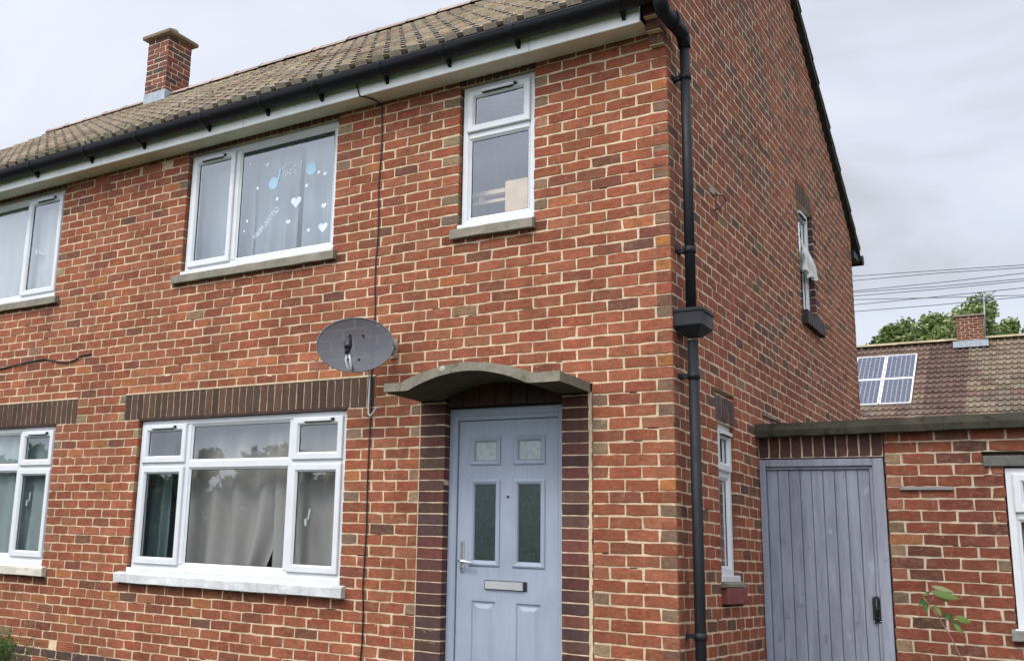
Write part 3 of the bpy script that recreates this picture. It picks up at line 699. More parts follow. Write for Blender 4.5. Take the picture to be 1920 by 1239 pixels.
su = win(house, TS, SUo[0] + .005, SUo[1] - .005, 3.875, SUo[3] - .005, [(SUo[0] + .005, SUo[1] - .005, 3.875, 4.42, 'fixed'), (SUo[0] + .005, SUo[1] - .005, 4.42, SUo[3] - .005, 'casement', 'vent')], w=-.055)
ss = MB(); soldiers(ss, 3.77, 4.56, 3.73, 3.875, TS, 0, [(.05, .035, .035), (.04, .03, .03)], n=9, depth=.05, proud=.055); ss.build('window_sill', [DARK, MORTAR], su)
sl_ = win(house, TS, SLo[0] + .005, SLo[1] - .005, 1.345, SLo[3] - .005, [(SLo[0] + .005, SLo[1] - .005, 1.345, 2.07, 'fixed'), (SLo[0] + .005, SLo[1] - .005, 2.07, SLo[3] - .005, 'casement', 'vent')], w=-.035,
          sill=(STONE, .91, 1.42, 1.268, 1.298, .03))
room(house, TF, UMo[0], UMo[1], 3.87, 5.02); room(house, TF, URo[0], URo[1], 3.87, 5.02, d=1.8); room(house, TF, LMo[0], LMo[1], 1.18, 2.5, d=3.0)
room(house, TS, SUo[0], SUo[1], 3.87, 4.98, d=1.5); room(house, TS, SLo[0], SLo[1], 1.3, 2.42, d=1.0)

# stickers on the bedroom window
STK = simple('pale_blue_vinyl', (.36, .56, .66), .5, .3, 0, 5, .97, 1.03); STW = simple('white_vinyl', (.62, .70, .78), .5)
WY = -.066                                    # just in front of the fixed pane
def on_pane(u, v):                            # photo pixel -> point on the pane's plane (used for the sticker layout)
    d = Vector(((u - 675.447) / 1943.17, -(v - 623.59) / 1943.17, -1.0)); d = cam.matrix_world.to_3x3() @ d
    t = (.0645 - CAM.y) / d.y; p = CAM + d * t; return p.x, p.z
def disc(mb, x, z, r, mat=0, n=20, sx=1): mb.add([(x + math.cos(2 * math.pi * k / n) * r * sx, .0640, z + math.sin(2 * math.pi * k / n) * r) for k in range(n)], [tuple(range(n))], mat)
def heart(mb, x, z, s):
    P = []
    for k in range(26):
        t = 2 * math.pi * k / 26; P.append((x + .0625 * s * 16 * math.sin(t) ** 3 / 2, .0640, z + .0625 * s * (13 * math.cos(t) - 5 * math.cos(2 * t) - 2 * math.cos(3 * t) - math.cos(4 * t)) / 2))
    mb.add(P, [tuple(range(26))])
for (a_, b_, r, kind) in ((410, 415, .058, 'D'), (812, 260, .060, 'd'), (650, 610, .115, 'h'), (932, 878, .10, 'h'), (942, 650, .055, 'h'), (565, 822, .05, 'h'), (350, 218, .055, 'h'), (170, 220, .014, 'd'), (243, 468, .016, 'd'),
                        (450, 580, .018, 'd'), (760, 440, .018, 'd'), (888, 300, .016, 'd'), (955, 312, .018, 'd'), (780, 910, .018, 'd'), (133, 815, .014, 'd'), (100, 922, .010, 'd')):
    mb = MB(); x, z = on_pane(440 + a_ / 5.63, 270 + b_ / 5.63)
    if kind in 'dD':
        disc(mb, x, z, r, sx=.92)
        if kind == 'D': mb.add([(x + .040, .0641, z + .02), (x + .062, .0641, z + .02), (x + .085, .0641, z + .125), (x + .062, .0641, z + .13)], [(0, 1, 2, 3)])
        mb.build('dot_sticker', STK if r > .03 else STW, um)
    else: heart(mb, x, z, r); mb.build('heart_sticker', STW, um)
def text(st, pa, pb, size, parent, mat):
    # mirrored lettering stuck to the inside of the pane, reading from pb (right) to pa (left)
    cu = bpy.data.curves.new('lettering', 'FONT'); cu.body = st; cu.size = size; cu.align_x = 'CENTER'; cu.align_y = 'CENTER'; cu.materials.append(mat)
    ob = bpy.data.objects.new('t', cu); COL.objects.link(ob); bpy.context.view_layer.update()
    me = bpy.data.meshes.new_from_object(ob.evaluated_get(bpy.context.evaluated_depsgraph_get())); bpy.data.objects.remove(ob)
    A = Vector(on_pane(440 + pa[0] / 5.63, 270 + pa[1] / 5.63)); B = Vector(on_pane(440 + pb[0] / 5.63, 270 + pb[1] / 5.63)); C_ = (A + B) / 2; D_ = (B - A); L_ = D_.length; D_ = D_ / L_
    wd_ = max(p.co.x for p in me.vertices) - min(p.co.x for p in me.vertices); k_ = L_ / wd_
    for p in me.vertices:
        a = -p.co.x * k_; b = p.co.y; p.co = (C_.x + a * D_.x - b * D_.y, .0638, C_.y + a * D_.y + b * D_.x)
    o = bpy.data.objects.new('lettering', me); COL.objects.link(o); me.materials.clear(); me.materials.append(mat)
    o.parent = parent; o.location = -PL.get(parent.name, Vector((0, 0, 0))); return o
text('CHRISTMAS', (465, 262), (716, 215), .085, um, STW); text('WISHES', (512, 318), (655, 290), .085, um, STW); text('GETTING MERRY', (207, 1005), (458, 680), .075, um, STW)

# curtains
CW = mat_cloth('pale_grey_voile', (.39, .44, .48), .4); CP = mat_cloth('greyish_pink_curtain_cloth', (.50, .455, .43), .25); CN = mat_cloth('white_net_cloth', (.68, .70, .70), .45); CT = mat_cloth('pale_teal_net_cloth', (.58, .66, .65), .45)
curtain('curtain', TF, -4.58, -3.92, 3.9, 5.02, -.20, CW, 'pale grey-blue curtain behind the narrow casement of the bedroom window with stickers', folds=3, amp=.024)
curtain('curtain', TF, -3.98, -3.45, 3.9, 5.02, -.26, CW, 'pale curtain hanging in folds behind the left part of the stickered pane', folds=3, seed=3, amp=.024)
curtain('curtain', TF, -3.36, -2.86, 3.9, 5.02, -.23, CW, 'pale curtain hanging behind the right part of the stickered pane', folds=2, seed=8, amp=.024)
curtain('curtain', TF, -4.56, -3.30, 1.15, 2.5, -.24, CP, 'greyish pink curtain drawn across the middle pane of the living-room window', folds=4, seed=5, amp=.036, gather=-.20)
curtain('curtain', TF, -3.48, -2.62, 1.15, 2.5, -.22, CP, 'greyish pink curtain behind the right casements of the living-room window', folds=3, seed=12, amp=.03)
curtain('curtain', TF, -4.98, -4.74, 1.15, 2.5, -.24, mat_cloth('dark_teal_cloth', (.17, .22, .225), .1), 'dark teal curtain edge in the left casement of the living-room window', folds=2, seed=2)
curtain('curtain', TS, .95, 1.14, 1.3, 2.42, -.12, CW, 'pale curtain in the narrow ground-floor window of the gable wall', folds=3, seed=6)
# things on the small bedroom window's ledge
ib = MB(); ib.box((-1.36, .22, 3.93), (-1.02, .5, 4.26), bev=.004); tag(ib.build('cardboard_box', simple('tan_cardboard', (.62, .44, .28), .8, .2), None, (-1.15, .35, 3.93)), 'tan cardboard box standing inside the tall narrow upstairs window', 'box')
ib = MB(); ib.box((-1.80, .26, 4.19), (-1.37, .32, 4.225)); ib.box((-1.80, .26, 4.12), (-1.37, .32, 4.145)); ib.box((-1.62, .27, 4.15), (-1.58, .31, 4.186)); tag(ib.build('wooden_rail', simple('pale_pine', (.62, .46, .33), .7), None, (-1.6, .3, 4.12)), 'pale wooden double rail inside the tall narrow upstairs window', 'rail')
ib = MB(); ib.box((-3.70, .12, 3.88), (-3.56, .16, 3.945), bev=.004); tag(ib.build('small_box', simple('white_card', (.7, .74, .74), .6), None, (-3.6, .14, 3.88)), 'small white box on the ledge of the bedroom window with stickers', 'box')

# ---------------------------------------------------------------- front door
fd = MB(); dy = -.07; T = TF; a, b, top = -1.713, -.792, 2.470
fd.ring(a, b, -.20, top, [(0, dy - .06), (0, dy), (.045, dy), (.06, dy - .012), (.06, dy - .06)], TF)
fd.box((a + .055, top - .085, dy - .05), (b - .055, top - .055, dy - .012), T=TF, bev=.004)
door = fd.build('front_door', DOORM, house)
x0, x1, zb, zt = a + .065, b - .065, .05, top - .09; fy = dy - .028
xm = (x0 + x1) / 2
leaf = MB(); holes = []
ROWS = ((2.085, 2.235), (1.37, 1.925), (.24, 1.10))      # small lights, tall lights, lower panels
cxs = ((x0 + .125, x0 + .315), (x1 - .315, x1 - .125))
us = [x0, cxs[0][0], cxs[0][1], cxs[1][0], cxs[1][1], x1]; vs = [zb, ROWS[2][0], ROWS[2][1], ROWS[1][0], ROWS[1][1], ROWS[0][0], ROWS[0][1], zt]
for i in range(5):
    for j in range(7):
        if i in (1, 3) and j in (1, 3, 5): continue
        leaf.add([TF(us[i], vs[j], fy), TF(us[i + 1], vs[j], fy), TF(us[i + 1], vs[j + 1], fy), TF(us[i], vs[j + 1], fy)], [(0, 1, 2, 3)])
leaf.box((x0, zb, fy - .045), (x1, zt, fy - .04), T=TF)
for (p, q) in cxs:
    for k, (c, d) in enumerate(ROWS):
        if k < 2: leaf.ring(p, q, c, d, [(-.028, fy - .001), (-.028, fy + .008), (-.018, fy + .013), (-.006, fy + .010), (.006, fy + .002), (.012, fy - .012), (.012, fy - .02), (-.004, fy - .02)], TF)
        else:
            leaf.ring(p, q, c, d, [(0, fy), (.008, fy - .010), (.020, fy - .012), (.05, fy + .0), (.05, fy - .02), (0, fy - .02)], TF)
            leaf.box((p + .05, c + .05, fy - .02), (q - .05, d - .05, fy - .0), T=TF)
leaf.build('door_leaf', DOORM, door)
DG = simple('dark_textured_door_glass', (.022, .034, .032), .10, .6, 0, 60, .6, 1.5, .25); FROST = simple('frosted_glass', (.33, .37, .37), .35, .5, 0, 30, .8, 1.2)
for (p, q) in cxs:
    for k, (c, d) in enumerate(ROWS[:2]):
        g = MB(); g.box((p + .01, c + .01, fy - .018), (q - .01, d - .01, fy - .010), T=TF); g.build('door_pane', FROST if k == 0 else DG, door)
lb = MB(); zc = 1.215; lb.box((xm - .165, zc - .032, fy), (xm + .165, zc + .032, fy + .010), 1, T=TF, bev=.003); lb.box((xm - .155, zc - .027, fy + .01), (xm + .140, zc + .027, fy + .018), 0, T=TF, bev=.004); lb.build('letter_box', [simple('satin_aluminium', (.62, .63, .62), .3, .5, .6), BLACKM], door)
hd = MB(); hz = 1.40; hx = x0 + .045; hd.box((hx - .015, hz - .11, fy), (hx + .015, hz + .11, fy + .010), T=TF, bev=.004)
hd.tube([TF(hx, hz - .03, fy + .01), TF(hx, hz - .03, fy + .05), TF(hx + .02, hz - .032, fy + .055), TF(hx + .115, hz - .038, fy + .055)], .010, 10); hd.tube([TF(hx, hz - .075, fy + .01), TF(hx, hz - .075, fy + .02)], .011, 12); hd.build('door_handle', CHROME, door)
pk = MB(); pk.tube([TF(xm + .01, 1.83, fy), TF(xm + .01, 1.83, fy + .006)], .009, 10); pk.build('peephole', BLACKM, door)
st = MB(); st.box((a, -.45, -.12), (b, .06, .02), T=TF, bev=.01); st.build('door_step', STONE, door)

# ---------------------------------------------------------------- canopy
cp = MB(); n = 46; XA, XB = -1.938, -.575; P = []
def arch(x, a, b, hgt):
    t = (x - a) / (b - a)
    return hgt * math.sin(math.pi * t) ** .88 if 0 < t < 1 else 0.0
def under(x): return 2.531 + arch(x, -1.735, -.805, .112)
def upper(x): return 2.596 + arch(x, -1.785, -.765, .107)
ND = 6
for i in range(n + 1):
    x = XA + (XB - XA) * i / n; q = noise.noise((x * 9, 0, 0)) * .004
    row = []
    for j in range(ND + 1): row.append((x, .0 - .5 * j / ND, under(x) + noise.noise((x * 6, j * .9, 2)) * .003))
    row.append((x, -.497 + noise.noise((x * 12, 1, 5)) * .003, (under(x) + upper(x)) / 2 + q))
    for j in range(ND, -1, -1): row.append((x, .0 - .495 * j / ND, upper(x) + q + noise.noise((x * 7, j * .9, 9)) * .004))
    P += row
m = len(P) // (n + 1)
cp.add(P, [(i * m + k, i * m + (k + 1) % m, (i + 1) * m + (k + 1) % m, (i + 1) * m + k) for i in range(n) for k in range(m)] + [tuple(range(m)), tuple(n * m + k for k in range(m))])
# mortar patch and pointing where the canopy meets the wall
for i in range(n):                                       # underside: darker stone, with the deep shadow there painted into its colour
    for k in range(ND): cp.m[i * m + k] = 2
cp.lathe([(.001, .003), (.020, .003), (.024, .0)], (-1.455, -.498, 2.668), (0, -1, .1), 9, 1)
cp.build('porch_canopy', [CANOPYM, simple('pale_patch', (.34, .31, .25), .9), mat_stone('shaded_underside_concrete', (.06, .055, .034), (.02, .02, .012), .8)], house)

# ---------------------------------------------------------------- left-hand neighbour (attached)
nb = thing('brick_house', (-8.5, 3.2, 0), 'attached red brick house at the left edge, with white net-curtained windows and the tall chimney', 'house')
wl = build_wall(-11.1, PARTY, [ULo, LLo, LLs], [LLs], [(-5.94, -5.735, -1), (-5.843, -5.618, 55), (-6.176, -5.95, 57)], False)
soldiers(wl, ULo[0] - .02, ULo[1] + .02, 5.019, WT + .12, TF, 4, [(.085, .038, .03), (.06, .032, .028)], proud=.004, jo=.010, mort=5)
wl.build('front_wall', [BRICK, MORTAR, AIRB, HOLE, DARK, DULL], nb)
s2 = MB(); s2.box((-11.1, DEPTH - .1, 0), (PARTY, DEPTH, 5.15), 0, (.28, .08, .05)); s2.box((-11.1, .12, 0), (-11.02, DEPTH - .11, 5.1), 0, (.28, .08, .05))
s2.add([(-11.1, 0, 5.1), (-11.1, DEPTH, 5.1), (-11.1, RY, RZ - .1), (-11.0, 0, 5.1), (-11.0, DEPTH, 5.1), (-11.0, RY, RZ - .1)], [(0, 1, 2), (3, 4, 5), (0, 1, 4, 3), (1, 2, 5, 4), (2, 0, 3, 5)], 0, (.28, .08, .05))
s2.build('side_wall', [BRICK], nb)
make_roof(-11.15, PARTY - .002, nb)
eaves(-11.1, PARTY - .002, nb, (-8.0,)); gutter(-11.1, PARTY - .001, nb, (-5.75, -6.6, -7.4, -8.2, -9.0, -9.8, -10.6))
ul = win(nb, TF, ULo[0] + .012, ULo[1] - .008, 3.878, 5.018, [(ULo[0] + .012, -7.04, 3.878, 5.018, 'fixed'), (-7.04, ULo[1] - .008, 3.878, 5.018, 'casement', 'vent')],
         sill=(STONE, -8.24, -6.34, 3.765, 3.838, .05), handle=((-6.93, 4.42, -.4),))
a, b = LLo[0] + .012, LLo[1] - .008; c, d = 1.185, 2.502
ll = win(nb, TF, a, b, c, d, [(a, -7.98, c, 2.10, 'casement'), (-7.98, -6.745, c, 2.10, 'fixed'), (-6.745, b, c, 2.10, 'casement'),
                              (a, -7.98, 2.10, d, 'casement', 'vent'), (-7.98, -6.745, 2.10, d, 'fixed'), (-6.745, b, 2.10, d, 'casement', 'vent')],
         sill=(mat_stone('cream_sill_paint', (.62, .58, .48), (.3, .27, .2), .5), -8.64, -6.105, 1.055, 1.135, .055), handle=((-6.64, 1.75, 1.5),))
lt = MB(); lt.box((LLo[0] - .01, 2.506, -.05), (LLo[1] + .01, 2.530, -.0035), T=TF); lt.build('lintel', simple('dark_steel', (.06, .035, .03), .8), ll)
room(nb, TF, ULo[0], ULo[1], 3.87, 5.02); room(nb, TF, LLo[0], LLo[1], 1.18, 2.5, d=3)
curtain('curtain', TF, -8.1, -6.45, 3.9, 5.0, -.16, CN, 'white net curtain across the upstairs window at the left edge', folds=9, seed=21, amp=.014)
curtain('curtain', TF, -8.5, -6.2, 1.15, 2.5, -.15, CT, 'pale net curtain in soft folds across the ground-floor window at the left edge', folds=11, seed=31, amp=.02)
# chimney
ch = MB(); CX0, CX1, CY0, CY1 = -8.76, -8.33, 3.0, 3.47
CT_ = [((.22, .07, .05), 5), ((.17, .065, .05), 4), ((.10, .055, .045), 4), ((.28, .10, .06), 2), ((.06, .045, .04), 2)]
TCF = lambda u, v, w: (u, CY0 - w, v); TCR = lambda u, v, w: (CX1 + w, u, v)
lay(ch, CX0, CX1, -46, -32, [], TCF, table=CT_, jamb=False, depth=.09, off=lambda r: (.0 if r % 2 else .5) + .2)
lay(ch, CY0, CY1, -46, -32, [], TCR, table=CT_, jamb=False, depth=.09, off=lambda r: (.5 if r % 2 else 0) + .3)
ch.box((CX0, CY0 + .09, 7.4), (CX1 - .09, CY1, 8.69), 1)
ch.box((CX0 - .002, CY0 - .003, 7.55), (CX1 + .006, CY1 + .003, 7.83), 2)
ch.add([(CX0 - .03, CY0 - .14, 7.545), (CX1 + .12, CY0 - .14, 7.545), (CX1 + .12, CY0 + .0, 7.64), (CX0 - .03, CY0, 7.64)], [(0, 1, 2, 3)], 2)
cho = ch.build('chimney', [BRICK, MORTAR, LEAD], nb)
cc = MB(); cc.box((CX0 - .07, CY0 - .07, 8.69), (CX1 + .07, CY1 + .07, 8.745), bev=.008); cc.box((CX0 + .02, CY0 + .02, 8.745), (CX1 - .02, CY1 - .02, 8.785), bev=.01); cc.build('chimney_cap', mat_stone('lichen_concrete', (.21, .165, .11), (.09, .085, .06), .5), cho)
cc = MB(); cc.tube([((CX0 + CX1) / 2, (CY0 + CY1) / 2, 8.78), ((CX0 + CX1) / 2, (CY0 + CY1) / 2, 8.90)], .10, 18); cc.build('chimney_pot', mat_stone('grey_clay_pot', (.22, .19, .15)), cho)

# ---------------------------------------------------------------- satellite dish
sd = thing('satellite_dish', (-2.25, -.05, 2.93), 'dark perforated oval satellite dish on the wall between living-room window and porch', 'satellite dish')
DC = Vector((-2.312, -.36, 2.935)); fw = Vector((.42, -1, .12)).normalized(); rt = Vector((1, .42, -.035)).normalized(); up = fw.cross(rt).normalized()
if up.z < 0: up = -up
dm = MB(); P = [DC - fw * .045]; nr, na = 7, 40; F_ = []
for r_ in range(1, nr + 1):
    for k in range(na):
        t = 2 * math.pi * k / na; q = r_ / nr; P.append(DC + rt * (math.cos(t) * .297 * q) + up * (math.sin(t) * .212 * q) - fw * (.045 * (1 - q * q)))
F_ += [(0, 1 + k, 1 + (k + 1) % na) for k in range(na)]
for r_ in range(nr - 1): F_ += [(1 + r_ * na + k, 1 + r_ * na + (k + 1) % na, 1 + (r_ + 1) * na + (k + 1) % na, 1 + (r_ + 1) * na + k) for k in range(na)]
dm.add(P, F_, 0, (1, 1, 1), True); dm.build('reflector', mat_mesh_dish(), sd)
rm = MB(); rim = [DC + rt * (math.cos(2 * math.pi * k / 48) * .299) + up * (math.sin(2 * math.pi * k / 48) * .214) for k in range(49)]; rm.tube(rim, .0055, 6); rm.build('rim', simple('grey_steel_rim', (.12, .125, .14), .45, .5, .3), sd)
for (a_, b_) in ((-.055, .085), (.05, .085), (-.05, -.105), (.035, -.105)):
    bo = MB(); c_ = DC + rt * a_ + up * b_ - fw * .036; bo.lathe([(.0001, .012), (.009, .010), (.011, 0)], c_, fw, 10); bo.build('bolt', BLACKM, sd)
lnb = DC + fw * .30 - up * .10 + rt * .0
# LNB sits low in front of the dish
ln = MB(); e0 = DC - up * .205; L0 = DC + fw * .20 - up * .055 - rt * .0
ln.lathe([(.001, -.045), (.026, -.045), (.030, -.02), (.028, .0), (.022, .03), (.018, .05), (.001, .05)], L0, (fw * -.35 + Vector((0, 0, -1)) * -.9), 14)
ln.tube([L0 - up * .0, L0 + Vector((.0, -.01, -.045)), L0 + Vector((.0, -.015, -.08))], .017, 10); ln.box((L0.x - .035, L0.y - .012, L0.z - .012), (L0.x - .012, L0.y + .012, L0.z + .012))
ln.build('receiver', simple('navy_black_plastic', (.012, .014, .03), .4), sd)
ar = MB(); ar.tube([L0 - Vector((0, 0, .02)), (L0 + DC - up * .19) / 2 - up * .02, DC - up * .20 - fw * .01, DC - up * .1 - fw * .10], .010, 8); ar.build('arm', BLACKM, sd)
for k, o_ in enumerate((-.012, .016)):
    wc = MB(); wc.tube([L0 + Vector((o_ * .4, 0, -.075)), L0 + Vector((o_ * 1.4, .0, -.12)), L0 + Vector((o_ * 1.2, .02, -.17)), L0 + Vector((.002, .05, -.205))], .0085, 7); wc.build('cable_tail', UPVC, sd)
bk = MB(); bk.tube([DC - fw * .05, DC - fw * .14 + rt * .02, Vector((-2.20, -.13, 2.97)), Vector((-2.195, -.01, 2.97))], .018, 10)
bk.tube([Vector((-2.19, -.05, 2.90)), Vector((-2.19, -.05, 3.02))], .020, 12); bk.box((-2.225, -.012, 2.88), (-2.155, -.002, 3.04)); bk.build('wall_bracket', simple('rusty_galvanised_steel', (.30, .24, .19), .6, .4, .3, 30, .6, 1.4), sd)

# cables on the walls
def cable(name, pts, r, mat, label, cat='cable', grp=None):
    m = MB(); m.tube(pts, r, 6); o = m.build(name, mat, None, pts[0]); tag(o, label, cat, grp); return o
cp_ = [(-2.50, -.228, 5.16), (-2.485, -.226, 5.09), (-2.47, -.222, 5.050), (-2.44, -.15, 5.058), (-2.41, -.05, 5.058), (-2.394, -.012, 5.04)]
for i in range(24):
    z = 4.95 - i * .21; cp_.append((-2.392 + .006 * math.sin(i * 1.7) + .003 * (i % 3), -.010, z))
cable('wall_cable', cp_, .0058, BLACKM, 'thin black cable running straight down the brickwork from gutter to ground')
cable('white_cable', [(-2.405, -.12, 2.80), (-2.398, -.03, 2.76), (-2.40, -.020, 2.70), (-2.405, -.018, 2.52), (-2.40, -.02, 2.455), (-2.375, -.03, 2.44), (-2.34, -.04, 2.462), (-2.315, -.045, 2.495), (-2.298, -.045, 2.50)], .0065, UPVC, 'short white cable hanging below the satellite dish and ending in a hook')
cable('wall_cable', [(-7.6, -.012, 3.10), (-7.19, -.012, 3.138), (-6.75, -.012, 3.175), (-6.46, -.012, 3.192), (-6.25, -.012, 3.15), (-6.09, -.012, 3.128), (-5.98, -.012, 3.145), (-5.88, -.012, 3.185), (-5.745, -.008, 3.19)], .008, BLACKM, 'short black cable sagging across the brickwork at the left edge')
# leftover bracket on the gable
sb = thing('old_cable_bracket', (.0, 1.02, 4.15), 'small old bracket and cable stub fixed on the gable wall', 'bracket')
m_ = MB(); m_.box((.0, .90, 4.15), (.014, 1.0, 4.21), bev=.002); m_.build('mortar_pad', mat_stone('grey_filler', (.35, .33, .28)), sb)
m_ = MB(); m_.tube([(.01, .98, 4.155), (.05, 1.06, 4.165), (.06, 1.12, 4.14), (.03, 1.05, 4.07), (.01, 1.0, 4.04)], .006, 6); m_.build('wire', BLACKM, sb)
# white cloth hanging from the side upper window
cl = MB(); P = []; nu, nv = 26, 14
for j in range(nv + 1):
    for i in range(nu + 1):
        s, t = i / nu, j / nv; y = 3.84 + s * (.52 + .07 * t); ln_ = .27 + .07 * math.sin(s * 2.6 + .4) + .03 * noise.noise((s * 9, 0, 4)); z = 4.66 - s * .07 - t * ln_
        P.append((-.022 + .035 * min(1, t * 2.2) + .016 * math.sin(s * 19 + t * 1.6) * (.4 + t) + noise.noise((s * 4, t * 3, 1)) * .015, y, z))
cl.add(P, [(j * (nu + 1) + i, j * (nu + 1) + i + 1, (j + 1) * (nu + 1) + i + 1, (j + 1) * (nu + 1) + i) for j in range(nv) for i in range(nu)], 0, (1, 1, 1), True)
tag(cl.build('white_cloth', mat_cloth('cream_cloth', (.78, .76, .69), .25), None, (0, 4.1, 4.3)), 'cream cloth draped out of the upper gable window', 'cloth')

# ---------------------------------------------------------------- outhouse with the gate
oh = thing('outhouse', (1.0, 3.0, 0), 'low flat-roofed brick outhouse beside the gable, with grey-blue plank door', 'outhouse')
OY = 2.0; TO = lambda u, v, w: (u, OY - w, v); om = MB()
OT = [((.235, .068, .036), 30), ((.265, .080, .042), 20), ((.20, .060, .036), 22), ((.15, .058, .038), 10), ((.11, .054, .036), 4), ((.38, .15, .06), 3)]
OOP = [(.0, .905, -.1, 2.45), (1.662, 2.9, 1.0, 2.18), (1.54, 3.1, 2.175, 2.255)]
lay(om, .905, 4.2, 0, 30, OOP[1:], TO, z0=2.452, h=.0835, table=OT, off=lambda r: .02 + (0 if r % 2 else .5), depth=.1)
soldiers(om, .0, .90, 2.262, 2.45, TO, 4, [(.085, .038, .03), (.07, .032, .03), (.10, .045, .03)], n=11)
om.box((0.002, OY + .11, 0), (4.2, OY + .16, 2.4), 1); om.box((4.1, OY + .17, 0), (4.2, 5.5, 2.39), 1)
om.build('wall', [BRICK, mat_stone('grey_buff_mortar', (.52, .43, .31), (.3, .24, .17), .35), AIRB, HOLE, DARK], oh)
co = MB(); n = 60; P = []
for i in range(n + 1):
    x = .002 + 4.35 * i / n; q = lambda s: noise.noise((x * 5, s, 0)) * .008 + noise.noise((x * 17, s, 3)) * .006
    e_ = .030 + x * .012; P += [(x, OY + .3, 2.392 + e_), (x, OY - .09 + q(1) * .5, 2.392 + e_ + q(2)), (x, OY - .10 + q(3), 2.44 + e_), (x, OY - .085 + q(4) * .5, 2.495 + e_ + q(5)), (x, OY + 3.4, 2.50 + e_)]
co.add(P, [(i * 5 + k, i * 5 + (k + 1) % 5, (i + 1) * 5 + (k + 1) % 5, (i + 1) * 5 + k) for i in range(n) for k in range(5)] + [tuple(range(5)), tuple(n * 5 + k for k in range(5))])
co.build('roof_slab', COPING, oh)
gf = MB(); gx0, gx1, gt = .004, .897, 2.250
gf.box((gx1 - .075, 0, .0 - .05), (gx1, gt, -.012 + .02), T=TO, bev=.004); gf.box((gx0, 0, -.05), (gx0 + .045, gt, .008), T=TO, bev=.004); gf.box((gx0 + .0455, gt - .055, -.05), (gx1 - .0755, gt, .0075), T=TO, bev=.004)
gf.box((gx1 - .10, 0, -.07), (gx1 - .076, gt - .056, -.012), T=TO, bev=.003); gf.box((gx0 + .0465, gt - .078, -.07), (gx1 - .1005, gt - .0555, -.013), T=TO, bev=.003)
gate = gf.build('plank_door', GATEM, oh)
n = 9; w_ = (gx1 - .102 - (gx0 + .046)) / n
pl = MB(); pl.box((gx0 + .047, 0, -.065), (gx1 - .102, gt - .08, -.05), 0, T=TO)
for i in range(n):
    a_ = gx0 + .046 + i * w_; pl.box((a_ + .0022, 0, -.055), (a_ + w_ - .0022, gt - .08, -.030 + rnd.uniform(-.0015, .0015)), T=TO, bev=.003)
pl.build('planks', GATEM, gate)
bt = MB(); bt.box((.765, 1.055, -.0125), (.822, 1.24, -.006), T=TO, bev=.001); bt.tube([TO(.795, 1.07, .004), TO(.795, 1.225, .004)], .010, 10)
for z in (1.085, 1.15, 1.21): bt.box((.775, z - .009, -.006), (.815, z + .009, .012), T=TO, bev=.002)
for (u, v) in ((.772, 1.063), (.815, 1.063), (.772, 1.232), (.815, 1.232)): bt.lathe([(.005, 0), (.004, .004), (.0001, .005)], TO(u, v, -.006), (0, -1, 0), 8, 1)
bt.build('bolt', [BLACKM, CHROME], gate)
a, b, c, d = 1.668, 2.88, 1.07, 2.165
ow = win(oh, TO, a, b, c, d, [(a, b, c, 1.84, 'fixed'), (a, b, 1.84, d, 'casement', 'vent')], w=-.012, sill=(mat_stone('grey_stone_sill', (.2, .2, .18)), 1.63, 2.95, .995, 1.062, .05))
ls = MB(); ls.box((1.542, 2.177, -.08), (3.1, 2.253, .022), T=TO, bev=.005); ls.build('lintel', mat_stone('grey_stone_lintel', (.13, .13, .115), (.05, .05, .045)), ow)
room(oh, TO, 1.67, 2.88, 1.07, 2.16, d=1.5, w=-.17)
ms = MB(); ms.box((1.0, 2.012, .001), (1.345, 2.026, .022), T=TO, bev=.002); ms.box((1.0, 2.026, .001), (1.345, 2.036, .006), T=TO); ms.build('metal_strip', simple('tarnished_strip', (.25, .23, .23), .4, .5, .6), oh)

# ---------------------------------------------------------------- ground
gd = MB(); N = 40; P = []
for j in range(N + 1):
    for i in range(N + 1):
        x = -300 + 600 * i / N; y = -300 + 600 * j / N; P.append((x, y, -.02))
gd.add(P, [(j * (N + 1) + i, j * (N + 1) + i + 1, (j + 1) * (N + 1) + i + 1, (j + 1) * (N + 1) + i) for j in range(N) for i in range(N)])
gmat = M('garden_grass', (.045, .06, .025), .95, .1); gmat.mul(gmat.noise(.8, 5, .6), .7, 1.3); gmat.mul(gmat.noise(30, 4, .7), .6, 1.4)
tag(gd.build('ground', gmat.m), kind='structure')
pv = MB(); pv.box((-3.2, -2.6, -.018), (4.5, -.02, -.004)); pv.box((.3, -.02, -.018), (4.5, 1.98, -.005)); tag(pv.build('path', mat_stone('paving_concrete', (.17, .165, .15))), kind='structure')
rd = MB(); rd.box((-80, -20, -.018), (80, -13, -.006)); tag(rd.build('road', mat_stone('asphalt', (.05, .05, .052), (.035, .035, .035), .4)), kind='structure')

# ---------------------------------------------------------------- far house, panels, aerial
fh = thing('brick_house', (0, 30, 0), 'distant house across the back with brown ribbed tile roof, seen over the outhouse', 'house')
FRY, FRZ, FSL = 30.0, 8.60, .85
FYE = 26.0; FZE = FRZ - (FRY - FYE) * FSL
def fcol(x, d):
    if -2.1 < x < -.75: return pick([((.15, .095, .075), 3), ((.17, .11, .085), 2), ((.13, .085, .07), 1)])
    if x <= -2.1: return pick([((.20, .135, .10), 3), ((.24, .175, .125), 2), ((.17, .11, .09), 2)])
    return pick([((.26, .20, .14), 3), ((.22, .17, .12), 2), ((.19, .135, .10), 1.6), ((.20, .125, .095), .5)])
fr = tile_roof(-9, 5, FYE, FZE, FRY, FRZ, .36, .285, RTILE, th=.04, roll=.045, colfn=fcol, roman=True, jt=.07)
fb = tile_roof(-9, 5, 2 * FRY - FYE, FZE, FRY, FRZ, .36, .335, RTILE, th=.03, roll=.03, colfn=fcol)
